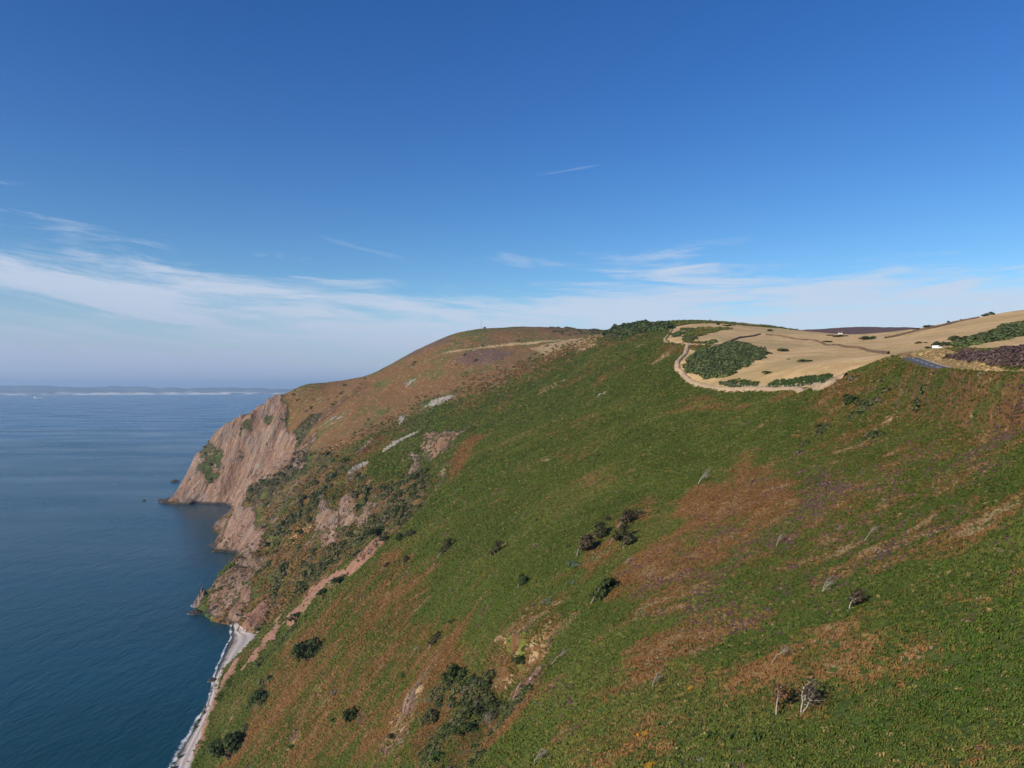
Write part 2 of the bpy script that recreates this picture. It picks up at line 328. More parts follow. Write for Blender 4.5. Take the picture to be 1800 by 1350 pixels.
b2 = zone([(380,965),(400,925),(416,894),(432,868),(442,900),(470,935),(445,972),(423,976)], 1); add('rock', b2, .9); add('red', b2, .35); cut('scrub', .8 * b2)
for p, w in [([(472,950),(484,930),(497,905)], 20), ([(470,1060),(477,1030),(482,1000)], 12), ([(415,1050),(420,1030),(428,1015)], 14), ([(580,910),(570,930),(552,955)], 8), ([(528,930),(520,945)], 9), ([(455,885),(468,870),(480,860)], 10)]: add('moss', stroke(p, w, 2), .75)
add('scrub', zone([(429,874),(455,850),(500,815),(545,795),(535,830),(500,850),(470,880),(440,892)], 2), .85)
add('rock', disc(575, 935, 26, 46, 4), .74); add('rock', disc(612, 905, 20, 38, 4), .72); add('rock', disc(524, 815, 14, 22, 2), .7); add('rock', disc(655, 890, 6, 26, 2), .6)
h3 = zone([(355,1085),(378,1030),(424,975),(470,958),(478,1000),(450,1020),(432,1060),(410,1098)], 1); add('straw', h3, .5); add('rock', h3, .66); cut('scrub', .6 * h3)
add('rock', disc(432, 1060, 12, 16, 1), 1); add('rock', zone([(360,1080),(385,1062),(405,1075),(440,1080),(448,1095),(402,1098)], 1), 1)
rd = stroke([(692,922),(660,948),(630,980),(600,1005),(560,1035),(520,1078),(480,1108)], 9, 1); add('red', rd, .85); cut('green scrub moss', .7 * rd)
for p, w in [([(470,1060),(455,1085),(440,1105),(420,1118)], 20), ([(488,1105),(462,1135),(440,1165),(412,1190)], 9), ([(425,1155),(395,1200),(372,1245),(352,1310),(340,1350)], 15), ([(500,1085),(478,1104)], 10)]: add('red', stroke(p, w, 1), .95); cut('green scrub', .6 * stroke(p, w, 1))
add('straw', stroke([(420,1230),(400,1270),(385,1330)], 14, 2), .5); add('moss', stroke([(410,1240),(400,1265)], 8, 2), .6)
add('scrub', stroke([(645,968),(600,1015),(540,1075),(490,1130),(440,1190)], 9, 1), .6)
add('scrub', zone([(395,1350),(410,1290),(425,1240),(450,1195),(475,1150),(490,1170),(460,1240),(440,1300),(430,1350)], 3), .55)
# lower left of the green slope turns brown
lo = zone([(380,1360),(430,1290),(470,1180),(560,1070),(680,960),(780,975),(760,1030),(720,1090),(840,1120),(760,1200),(660,1360)], 10); add('rust', lo, .56); cut('green', .5 * lo)
add('straw', lo, .2)
# foreground gully
gl = zone([(735,1360),(715,1300),(740,1230),(785,1175),(850,1150),(905,1175),(925,1220),(880,1290),(838,1360)], 3); add('scrub', gl, .76); add('rust', gl, .5); add('rock', gl, .25); cut('green', .9 * gl)
ga = zone([(850,1105),(900,1075),(965,1040),(992,1075),(965,1140),(935,1215),(905,1225),(880,1180),(865,1135)], 3); add('straw', ga, .48); add('rust', ga, .6); add('rock', ga, .30); cut('green', .8 * ga)
add('rock', zone([(880,1190),(905,1165),(935,1145),(940,1190),(915,1222),(890,1215)], 1), .85)
add('moss', disc(923, 1132, 17, 18, 3, 0, 1), .72); add('moss', disc(893, 1128, 12, 18, 2), .7); add('moss', disc(868, 1150, 8, 10, 2), .6)
gs = zone([(655,1350),(690,1290),(700,1240),(735,1205),(765,1168),(758,1215),(728,1265),(705,1310),(700,1350)], 3); add('straw', gs, .7); add('rust', gs, .5); add('rock', gs, .50); cut('green', .8 * gs); add('rock', disc(508, 1302, 20, 9, 2, -40), .7); add('rock', disc(720, 1235, 14, 22, 2, 30), .7); add('rock', disc(680, 1310, 16, 22, 2, 30), .6); add('rock', disc(640, 1200, 10, 18, 2, 35), .5); add('moss', disc(560, 1250, 16, 24, 4, 30), .45); add('moss', disc(470, 1290, 14, 30, 4, 30), .45)
add('red', stroke([(945,1195),(905,1245),(865,1290),(825,1340),(810,1370)], 9, 2), .65); add('rust', stroke([(955,1190),(910,1250),(870,1295),(830,1350)], 24, 3), .7)
add('red', disc(985, 1040, 16, 7, 1, -25), .8); add('straw', stroke([(960,1050),(985,1035),(1020,1000)], 10, 2), .6)
add('rust', zone([(720,1120),(800,1110),(850,1130),(800,1170),(740,1220),(690,1200)], 5), .6); add('straw', disc(512, 1300, 16, 10, 2, -40), .55)
# brown and purple patches right of the middle
for q, v in [([(1185,900),(1225,855),(1290,822),(1360,825),(1405,840),(1400,870),(1330,905),(1250,930),(1190,945)], .95), ([(1050,1050),(1090,990),(1180,935),(1280,950),(1270,1000),(1180,1040),(1100,1075)], .72), ([(1290,940),(1380,930),(1420,990),(1330,1010)], .6), ([(1300,1165),(1380,1160),(1400,1195),(1320,1215)], .55), ([(1100,1140),(1200,1130),(1230,1220),(1120,1230)], .42), ([(1020,960),(1120,870),(1165,865),(1110,930),(1060,985),(1010,1020)], .5)]: add('rust', zone(q, 7), v); cut('green', .6 * zone(q, 7))
for x, y, rx, ry, v in [(1450,850,45,25,.8), (1365,960,38,25,.75), (1575,972,55,16,.7), (1385,1038,20,16,.85), (1500,795,40,14,.6), (1400,915,40,14,.55), (1290,985,60,25,.45), (1640,870,30,10,.55), (1180,960,40,18,.5), (1200,1080,60,20,.35), (1540,820,30,10,.5)]: add('heather', disc(x, y, rx, ry, 6, -15), v)
hh = zone([(1100,1000),(1300,850),(1500,770),(1800,755),(1800,900),(1600,1000),(1300,1120),(1150,1200)], 10); add('heather', hh, .36); add('rust', hh, .44); add('straw', hh, .2)
add('straw', disc(1495, 870, 14, 7, 2), .8); add('straw', disc(1555, 888, 16, 5, 3), .6); add('straw', disc(1710, 1058, 16, 5, 2), .7); add('straw', disc(1728, 1105, 8, 10, 2), .6); add('straw', stroke([(1740,985),(1770,960),(1790,945)], 8, 2), .6)
add('straw', stroke([(1200,868),(1232,846),(1268,822)], 8, 2), .75)
# under the crest on the right
up = zone([(1440,692),(1500,655),(1560,632),(1650,652),(1800,662),(1800,760),(1650,770),(1500,790),(1380,800)], 6); add('rust', up, .48); add('straw', up, .20); add('scrub', up, .38); cut('green', .6 * up)
for p, w, v in [([(1510,765),(1545,742),(1580,722),(1622,692)], 15, .62), ([(1655,700),(1680,685),(1690,670)], 14, .55), ([(1675,716),(1720,718),(1800,735)], 12, .66), ([(1760,745),(1800,732)], 20, .8), ([(1455,745),(1475,728),(1500,712)], 10, .6), ([(1340,750),(1370,735)], 8, .5), ([(1515,765),(1540,755),(1552,748)], 14, .9), ([(1540,640),(1580,638),(1640,655),(1700,662)], 12, .6), ([(1440,820),(1480,790),(1510,775)], 8, .5), ([(1310,790),(1345,770)], 8, .4)]: add('straw', stroke(p, w, 3), v)
# in the field
fg = [(1201,641),(1225,622),(1262,611),(1285,604),(1302,604),(1324,611),(1342,618),(1344,627),(1317,638),(1290,655),(1265,667),(1235,664),(1206,650)]
add('scrub', zone(fg, 1, .2), .7)
cut('field', zone([(1195,612),(1205,580),(1240,575),(1300,577),(1250,585),(1220,596),(1260,605),(1225,620)], 2, .3) * .55); add('rust', zone([(1190,600),(1215,588),(1245,580),(1225,600),(1240,608),(1215,618)], 2, .3), .5)
for q in [[(1265,672),(1300,668),(1335,673),(1330,682),(1280,684)], [(1344,680),(1370,668),(1410,664),(1460,658),(1462,668),(1430,678),(1380,683)]]: add('green', zone(q, 1, .15), .5)
add('rust', stroke([(1270,612),(1300,600),(1335,590)], 4, 1, 0), .7); add('rust', stroke([(1345,589),(1400,598),(1455,606),(1500,611),(1560,621)], 5, 1, 0), .75); add('rust', stroke([(1467,616),(1460,632),(1443,652)], 2, 0, 0), .6)
add('rust', stroke([(1550,597),(1600,585),(1660,570),(1720,556)], 3, 0, 0), .6)
add('scrub', zone([(1680,608),(1700,598),(1740,586),(1765,570),(1800,575),(1800,590),(1740,602),(1690,611)], 1, .2), .8)
add('heather', zone([(1660,628),(1690,622),(1740,618),(1800,606),(1800,648),(1740,642),(1700,634)], 1, .2), .95); cut('field', .8 * zone([(1660,628),(1690,622),(1740,618),(1800,606),(1800,648),(1740,642),(1700,634)], 1, .2))
add('scrub', zone([(1062,585),(1085,573),(1130,569),(1180,571),(1175,580),(1140,585),(1100,594),(1065,600)], 2, .3), .85); cut('field straw', zone([(1062,585),(1085,573),(1130,569),(1180,571),(1175,580),(1140,585),(1100,594),(1065,600)], 2, .3))
cut('green scrub', Cv['field'] * (Cv['field'] > .6) * (Cv['scrub'] < .5) * .8)

low = ss(BASE, 34, 14) * (GX < -60); add('rock', low * ss(GY, 600, 680), .62); cut('green scrub', .5 * low * ss(GY, 600, 680))
# ---- relief detail
ROAD = sweep([(196,338,210.6),(170,308,211.4),(154,284,211.7),(145.1,262,211.1),(136.6,240,208.9),(128,218,206.7),(121.9,200,205.2),(117.5,185,204.3),(113.2,165,203.2),(110.5,130,202),(112,85,201.5),(118,40,201.5)], 6)
H = BASE.copy()
AL = GX * .93 + GY * .36; AC = -GX * .36 + GY * .93          # along the fall line, along the contour
d0 = RRg
rocky = np.clip(Cv['rock'] + .6 * Cv['red'] + .4 * Cv['scree'], 0, 1); rocky = blur(rocky, 3)
cliffy = ss(BASE, 230, 120) * ss(GX + .25 * GY, 150, -40)
damp = ss(RRg, 60, 320)
H += (fbm(AL / 120, AC / 42, 4) * 5.5) * cliffy * damp
H += (fbm(GX / 46, GY / 46, 4, ridged=True) - .25) * 8.0 * rocky * damp
H += (fbm(AL / 60, AC / 16, 4, ridged=True) - .2) * 4.0 * rocky * (.3 + .7 * damp)
H += (fbm((GX * .33 + GY * .94) / 90, (GX * .94 - GY * .33) / 17, 4, ridged=True) - .25) * 8.0 * rocky * ss(GY, 1000, 1150)
H += (fbm(GX / 13 + 7, GY / 13, 3, ridged=True) - .2) * 3.2 * rocky * (.4 + .6 * damp)
H += fbm(GX / 4.2 + 4, GY / 4.2, 2, ridged=True) * .9 * rocky
H += fbm(GX / 45, GY / 45, 4) * 2.3 * ss(RRg, 40, 200) * (1 - .5 * Cv['field'])
veg = np.clip(1 - 1.2 * Cv['field'] - rocky, 0, 1)
H += fbm(GX / 5.5, GY / 5.5, 3) * .45 * veg
H += np.abs(fbm(GX / 6, GY / 6, 3)) * 2.2 * blur(Cv['scrub'], 1) * (1 - rocky) * ss(RRg, 60, 200)
def furrow(pts, depth, w):
    global H
    q = [GB.at(*p) for p in pts]; q = sweep(q, 5)
    d, _ = seg_dist(GX, GY, q); H -= depth * np.exp(-(d / w) ** 2)
furrow([(925,1150),(880,1220),(830,1290),(780,1350)], 5.0, 9)
furrow([(800,1180),(770,1260),(740,1350)], 3.0, 8)
furrow([(770,845),(720,900),(660,960)], 6, 16)
furrow([(470,742),(440,800),(408,862)], 7, 13)
furrow([(503,735),(482,790),(452,852)], 8, 13)
furrow([(405,768),(378,820),(350,872)], 5, 11)
furrow([(440,745),(410,805),(382,868)], -5, 11)
furrow([(490,740),(463,795),(430,858)], -5, 11)
furrow([(560,850),(525,895),(490,940),(445,985)], 11, 13)
furrow([(600,905),(560,955),(510,1010)], -8, 12)
furrow([(515,815),(470,855),(432,874)], -6, 14)
furrow([(640,935),(590,985),(530,1045),(470,1090)], 8, 10)
furrow([(690,920),(630,985),(560,1050),(490,1110)], 5, 13)
furrow([(560,830),(510,880),(470,940)], 9, 22)
furrow([(640,900),(590,960),(520,1030)], -6, 16)
furrow([(560,900),(510,960),(470,1020)], -7, 18)
# a small crag steps the ground at the head of the foreground gully and in the middle of the slope
def crag(px, py, w, l, h):
    global H
    x, y = GB.at(px, py); u = (GX - x) * .8 + (GY - y) * .6; v = -(GX - x) * .6 + (GY - y) * .8
    H -= h * ss(u + .6 * _fx * 3, 1.5, -1.5) * np.exp(-(v / w) ** 2) * ss(u, -l, -l * .25)
crag(925, 1120, 8, 22, 4.5); crag(905, 1170, 6, 14, 3); crag(765, 785, 22, 60, 10); crag(725, 815, 15, 40, 7); crag(720,1230,6,14,2.5)
# the road is cut into the crest
dr, zr = seg_dist(GX, GY, ROAD.tolist())
f = ss(dr, 9.0, 3.6); H = H * (1 - f) + (zr - .12) * f
bank = (GX > 112) & (GY < 262); sd_ = ss(dr, 3.4, 8) * ss(dr, 34, 14)
H += np.where(GX - (112 + np.clip(GY - 150, 0, 120) * .30) > 0, 1.0, 0) * sd_ * .8 * ss(GY, 275, 240)
seaward = ((GX - np.interp(GY, ROAD[::-1, 1], ROAD[::-1, 0])) < 0); H += seaward * ss(dr, 3.2, 4.6) * ss(dr, 12, 6) * ss(GY, 204, 186) * 1.5
verge = (~seaward) * ss(dr, 13, 9) * (GY < 300); add('field', verge, 1.0); cut('heather scrub rust', verge)
SHORE_W = [(-150,240),(-160,300),(-178.8,377),(-190.6,444),(-206,499),(-226,579),(-236,606)]
SHORE_B = [(-132,240),(-146,300),(-166.5,372),(-178.5,422),(-189.5,461),(-200,498),(-199.5,527),(-203,572),(-219,583),(-231,603)]
bp = SHORE_W + SHORE_B[::-1]
mb = inpoly(GX + 2 * _fx, GY, bp); H = np.where(mb, np.minimum(H, -.4), H)
dw, _ = seg_dist(GX, GY, SHORE_W); H = np.where((dw < 60) & ~mb & inpoly(GX, GY, [(-150,240)] + SHORE_W + [(-300,606),(-300,240)]), np.minimum(H, -.5), H)
G = Ground(H)

# ---------------------------------------------------------------- materials
def mat(name):
    m = bpy.data.materials.new(name); m.use_nodes = True; b = NT_(m.node_tree); b.n.clear()
    o = b.new('ShaderNodeOutputMaterial'); p = b.new('ShaderNodeBsdfPrincipled'); b.l.new(p.outputs[0], o.inputs[0])
    p.inputs['Roughness'].default_value = .85; p.inputs['Specular IOR Level'].default_value = .15
    b.p = p; b.o = o; return m, b
def link_bump(b, h, strength, dist, normal=None):
    n = b.new('ShaderNodeBump'); n.inputs['Strength'].default_value = strength; n.inputs['Distance'].default_value = dist; b.l.new(h, n.inputs['Height'])
    if normal is not None: b.l.new(normal, n.inputs['Normal'])
    return n.outputs[0]
def ground_material():
    m, b = mat('hillside_cover')
    P = b.new('ShaderNodeNewGeometry').outputs['Position']
    fall = (.74, .29, .60)
    dt = b.vmath('DOT_PRODUCT', P, fall)
    ST = b.vmath('SUBTRACT', P, b.vmath('SCALE', fall, scale=b.math('MULTIPLY', dt, .62)))     # grain drawn out down the slope
    nA = b.noise(ST, 1 / 38, 4, .6); nB = b.noise(ST, 1 / 9, 5, .62); nC = b.noise(ST, 1 / 2.4, 5, .65); nD = b.noise(P, 1 / .55, 4, .65); nE = b.noise(P, 1 / 3.0, 5, .7)
    nF = b.noise(P, 1 / 14, 5, .65)
    def attr(n):
        a = b.new('ShaderNodeAttribute', attribute_name=n); s = b.new('ShaderNodeSeparateColor'); b.l.new(a.outputs['Color'], s.inputs[0]); return [*s.outputs, a.outputs['Alpha']]
    rust, straw, rock, heather = attr('cover_a'); scrub, moss, red, scree = attr('cover_b'); field, green, _, _ = attr('cover_c')
    def w(v, n, k=1.3, lo=.42, hi=.60):
        k *= 2.2
        return b.step(b.math('ADD', v, b.math('MULTIPLY', b.math('SUBTRACT', n, .5), k)), lo, hi)
    mixn = b.math('ADD', b.math('MULTIPLY', nB, .5), b.math('MULTIPLY', nC, .5)); mixr = b.math('ADD', b.math('MULTIPLY', nE, .55), b.math('MULTIPLY', nF, .45))
    g = b.mix(b.step(nA, .35, .65), GREEN_A, GREEN_B)
    g = b.mix(b.step(nC, .45, .75), g, GREEN_C)
    g = b.mix(b.math('MULTIPLY', green, b.step(nB, .3, .7)), g, GREEN_D)
    base_r = b.math('ADD', rust, b.math('MULTIPLY', b.math('SUBTRACT', b.noise(P, 1 / 70, 4, .6), .42), b.math('SUBTRACT', 1.9, b.math('MULTIPLY', green, 1.1))))
    rc = b.mix(b.step(nC, .3, .7), RUST_A, RUST_B)
    c = b.mix(w(base_r, mixn, 1.5, .35, .80), g, rc)
    c = b.mix(w(heather, mixr, 1.7, .45, .70), c, b.mix(b.step(nE, .4, .65), HEATH_A, HEATH_B))
    c = b.mix(w(scrub, mixr, 1.6, .45, .65), c, b.mix(b.step(nE, .35, .65), SCRUB_A, SCRUB_B))
    fc = b.mix(b.step(nF, .4, .6), FIELD_A, FIELD_B); fc = b.mix(b.math('MULTIPLY', b.step(b.math('ADD', b.math('MULTIPLY', nE, .6), b.math('MULTIPLY', nA, .4)), .5, .64), .6), fc, FIELD_C); fc = b.mix(b.math('MULTIPLY', b.step(b.noise(P, 1 / 55, 4, .6), .48, .60), .6), fc, (.34,.25,.10))
    c = b.mix(w(field, mixr, .7, .45, .58), c, fc)
    c = b.mix(b.math('MULTIPLY', w(straw, b.math('ADD', b.math('MULTIPLY', nC, .5), b.math('MULTIPLY', nE, .5)), 1.9, .47, .78), .9), c, b.mix(nC, STRAW_A, STRAW_B))
    c = b.mix(w(moss, mixr, 1.4, .48, .7), c, b.mix(nE, MOSS_A, MOSS_B))
    rd = (.21, .61, .77); SR = b.vmath('SUBTRACT', P, b.vmath('SCALE', rd, scale=b.math('MULTIPLY', b.vmath('DOT_PRODUCT', P, rd), .80)))
    strata = b.noise(SR, 1 / 13, 6, .68, .6); rib = b.noise(SR, 1 / 5.5, 5, .65, .3)
    rk = b.mix(b.step(strata, .40, .60), ROCK_A, ROCK_B); rk = b.mix(b.math('MULTIPLY', b.step(b.noise(P, 1 / 45, 4, .6), .50, .62), .5), rk, (.25,.205,.175)); rk = b.mix(b.math('MULTIPLY', b.step(rib, .54, .68), .7), rk, (.12,.088,.066)); rk = b.mix(b.math('MULTIPLY', b.step(nF, .52, .66), .7), rk, ROCK_D); rk = b.mix(b.math('MULTIPLY', b.step(nE, .53, .66), .8), rk, ROCK_C)
    wr = w(rock, mixr, 1.5, .45, .60)
    c = b.mix(wr, c, rk)
    wd = w(red, mixr, 1.5, .45, .68); c = b.mix(wd, c, b.mix(b.step(nE, .3, .7), RED_A, RED_B))
    wsc = w(b.math('SUBTRACT', scree, .15), mixr, 2.2, .45, .66); c = b.mix(wsc, c, b.mix(b.step(nD, .4, .6), SCREE_A, SCREE_B))
    # tide-washed foot of the rock
    z = b.sep(P)[2]
    wet = b.step(b.math('ADD', z, b.math('MULTIPLY', nE, 5.0)), 8.0, 4.0)
    c = b.mix(b.math('MULTIPLY', wet, wr), c, WETROCK)
    b.l.new(c, b.p.inputs['Base Color'])
    hgt = b.math('ADD', b.math('MULTIPLY', nE, 1.0), b.math('MULTIPLY', nD, .30))
    fb = b.math('SUBTRACT', 1.0, b.math('MULTIPLY', field, .75))
    hgt = b.math('ADD', b.math('MULTIPLY', hgt, b.math('ADD', fb, b.math('MULTIPLY', wr, .9))), b.math('MULTIPLY', wr, b.math('ADD', b.math('MULTIPLY', strata, 7.0), b.math('MULTIPLY', rib, 4.0))))
    b.l.new(link_bump(b, hgt, .9, 1.3), b.p.inputs['Normal'])
    return m
GREEN_A, GREEN_B, GREEN_C, GREEN_D = (.055,.088,.016), (.072,.098,.020), (.095,.108,.026), (.058,.102,.016)
RUST_A, RUST_B = (.165,.072,.027), (.175,.105,.038)
HEATH_A, HEATH_B = (.105,.060,.048), (.14,.085,.078)
SCRUB_A, SCRUB_B = (.050,.055,.022), (.105,.085,.042)
FIELD_A, FIELD_B, FIELD_C = (.47,.310,.135), (.56,.390,.185), (.34,.215,.090)
STRAW_A, STRAW_B = (.36,.25,.115), (.50,.35,.19)
MOSS_A, MOSS_B = (.095,.125,.025), (.20,.225,.035)
ROCK_A, ROCK_B, ROCK_C, ROCK_D = (.285,.160,.100), (.40,.270,.190), (.11,.085,.065), (.27,.175,.080)
RED_A, RED_B = (.26,.130,.085), (.36,.205,.140)
SCREE_A, SCREE_B = (.27,.235,.19), (.43,.385,.33)
WETROCK = (.055,.048,.042)
def new_mesh(name, V, faces, mats=None, smooth=True):
    me = bpy.data.meshes.new(name)
    V = np.asarray(V, 'f'); me.vertices.add(len(V)); me.vertices.foreach_set('co', V.ravel())
    faces = np.asarray(faces, 'i'); n, k = faces.shape
    me.loops.add(n * k); me.loops.foreach_set('vertex_index', faces.ravel())
    me.polygons.add(n); me.polygons.foreach_set('loop_start', np.arange(0, n * k, k, dtype='i'))
    me.polygons.foreach_set('use_smooth', np.full(n, smooth))
    if mats: me.materials.append(mats)
    me.update(calc_edges=True); return me
def tag(o, label=None, cat=None, group=None, kind=None):
    for k, v in (('label', label), ('category', cat), ('group', group), ('kind', kind)):
        if v: o[k] = v
    return o
def put(name, me, parent=None, loc=None):
    o = bpy.data.objects.new(name, me); COL.objects.link(o)
    if parent is not None: o.parent = parent
    if loc is not None: o.location = loc
    return o
V = np.stack([GX, GY, H], -1).reshape(-1, 3)
ii = (np.arange(NT - 1)[:, None] * NR + np.arange(NR - 1)[None]).ravel()
Q = np.stack([ii, ii + 1, ii + NR + 1, ii + NR], 1)[:, ::-1]
keep = (V[Q, 2].max(1) > -3); Q = Q[keep]
used = np.unique(Q); rem = np.full(len(V), -1); rem[used] = np.arange(len(used))
hm = new_mesh('hillside', V[used], rem[Q], ground_material())
def colattr(me, name, chans):
    a = me.attributes.new(name, 'FLOAT_COLOR', 'POINT')
    arr = np.stack([(c.ravel()[used] if c is not None else np.zeros(len(used))) for c in chans], 1).astype('f'); a.data.foreach_set('color', arr.ravel())
colattr(hm, 'cover_a', [Cv[k] for k in ('rust','straw','rock','heather')]); colattr(hm, 'cover_b', [Cv[k] for k in ('scrub','moss','red','scree')]); colattr(hm, 'cover_c', [Cv['field'], Cv['green'], None, None])
tag(put('hillside', hm), kind='structure')

# ---------------------------------------------------------------- sea
def sea_material():
    m, b = mat('sea_water'); P = b.new('ShaderNodeNewGeometry').outputs['Position']
    q = b.vmath('MULTIPLY', P, (1, 1, 0))
    r = b.new('ShaderNodeMapping'); b.l.new(q, r.inputs[0]); r.inputs['Rotation'].default_value = (0, 0, math.radians(35)); r.inputs['Scale'].default_value = (1, .45, 1); rr = r.outputs[0]
    n1 = b.noise(rr, 1 / 14, 4, .6); n2 = b.noise(rr, 1 / 4.2, 4, .65); n3 = b.noise(q, 1 / 1.4, 3, .6); big = b.noise(b.vmath('MULTIPLY', q, (1, 2.2, 1)), 1 / 420, 4, .55)
    big2 = b.noise(b.vmath('MULTIPLY', q, (1, 4, 1)), 1 / 3000, 4, .55)
    h = b.math('ADD', b.math('MULTIPLY', n1, 1.0), b.math('ADD', b.math('MULTIPLY', n2, .45), b.math('MULTIPLY', n3, .16)))
    y = b.math('MAXIMUM', b.sep(P)[1], 100.0)
    b.l.new(link_bump(b, h, 1.0, SEA_BUMP), b.p.inputs['Normal'])
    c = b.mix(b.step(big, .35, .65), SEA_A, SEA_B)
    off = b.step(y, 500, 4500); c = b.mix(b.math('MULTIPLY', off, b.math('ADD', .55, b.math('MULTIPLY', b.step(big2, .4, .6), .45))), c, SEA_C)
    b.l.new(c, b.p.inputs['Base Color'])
    b.p.inputs['IOR'].default_value = 1.333; b.p.inputs['Specular IOR Level'].default_value = .34
    b.l.new(b.math('ADD', .08, b.math('MULTIPLY', big, .34)), b.p.inputs['Roughness']); return m
SEA_A, SEA_B, SEA_C, SEA_BUMP = (.005,.044,.056), (.006,.060,.088), (.004,.092,.205), .8
def ring_plane(z, r0, r1, n=72, m=24):
    t = np.linspace(0, 2 * math.pi, n, endpoint=False); r = np.geomspace(r0, r1, m)
    V = np.stack([np.outer(np.cos(t), r), np.outer(np.sin(t), r), np.full((n, m), z)], -1).reshape(-1, 3); i, j = np.meshgrid(np.arange(n), np.arange(m - 1), indexing='ij'); k = ((i + 1) % n)
    return V, np.stack([i * m + j, k * m + j, k * m + j + 1, i * m + j + 1], -1).reshape(-1, 4)[:, ::-1]
v, q = ring_plane(0.0, 1.0, 46000); tag(put('sea', new_mesh('sea', v, q, sea_material())), kind='structure')
# ---------------------------------------------------------------- the far shore across the water
def far_shore():
    nx, ny = 420, 26; th = np.radians(np.linspace(-58, 14, nx)); r = np.array([23900, 23940, 23980, 24040, 24120, 24300] + list(np.linspace(24700, 33000, ny - 6)))
    T, R = np.meshgrid(th, r, indexing='ij'); X, Y = R * np.sin(T) / np.cos(T) * np.cos(T), R * np.cos(T)
    cl = np.clip(38 + 60 * fbm(T * 60, T * 0 + 3, 5), 6, 95)
    step = np.clip((R - 23900) / 90, 0, 1)
    hill = np.clip((R - 24300) / 7000, 0, 1) ** .8 * (165 + 120 * fbm(T * 9 + 3, R / 5000, 4)) * np.clip(1 - (np.degrees(T) + 18) / 60, .3, 1.2)
    Z = -2 + cl * step + np.maximum(hill, 0) + 8 * fbm(X / 900, Y / 900, 3) * step
    i, j = np.meshgrid(np.arange(nx - 1), np.arange(ny - 1), indexing='ij'); q = np.stack([i * ny + j, (i + 1) * ny + j, (i + 1) * ny + j + 1, i * ny + j + 1], -1).reshape(-1, 4)
    m, b = mat('far_shore'); P = b.new('ShaderNodeNewGeometry').outputs['Position']; z = b.sep(P)[2]
    n = b.noise(b.vmath('MULTIPLY', P, (1, .4, 3)), 1 / 500, 5, .7); n2 = b.noise(P, 1 / 1700, 4, .6)
    f = b.math('MULTIPLY', b.step(z, 88, 58), b.step(b.math('ADD', n, b.math('MULTIPLY', n2, .8)), .80, 1.02))
    c = b.mix(b.step(n2, .4, .6), (.10,.14,.14), (.19,.20,.18)); b.l.new(b.mix(f, c, (.85,.78,.70)), b.p.inputs['Base Color'])
    return new_mesh('distant_coast', np.stack([X, Y, Z], -1).reshape(-1, 3), q, m)
tag(put('distant_coast', far_shore()), kind='structure')
# ---------------------------------------------------------------- air
def make_haze():
    bm = bmesh.new(); bmesh.ops.create_cube(bm, size=1.0)
    for v in bm.verts: v.co = (v.co.x * 110000, v.co.y * 110000, -1.5 if v.co.z < 0 else 560)
    me = bpy.data.meshes.new('haze'); bm.to_mesh(me); bm.free()
    m = bpy.data.materials.new('haze'); m.use_nodes = True; b = NT_(m.node_tree); b.n.clear(); o = b.new('ShaderNodeOutputMaterial'); p = b.new('ShaderNodeVolumePrincipled')
    p.inputs['Color'].default_value = (.50, .74, 1, 1); p.inputs['Density'].default_value = HAZE; p.inputs['Anisotropy'].default_value = .1; b.l.new(p.outputs[0], o.inputs['Volume'])
    me.materials.append(m); tag(put('haze', me), kind='stuff')
HAZE = 4.2e-5
make_haze()

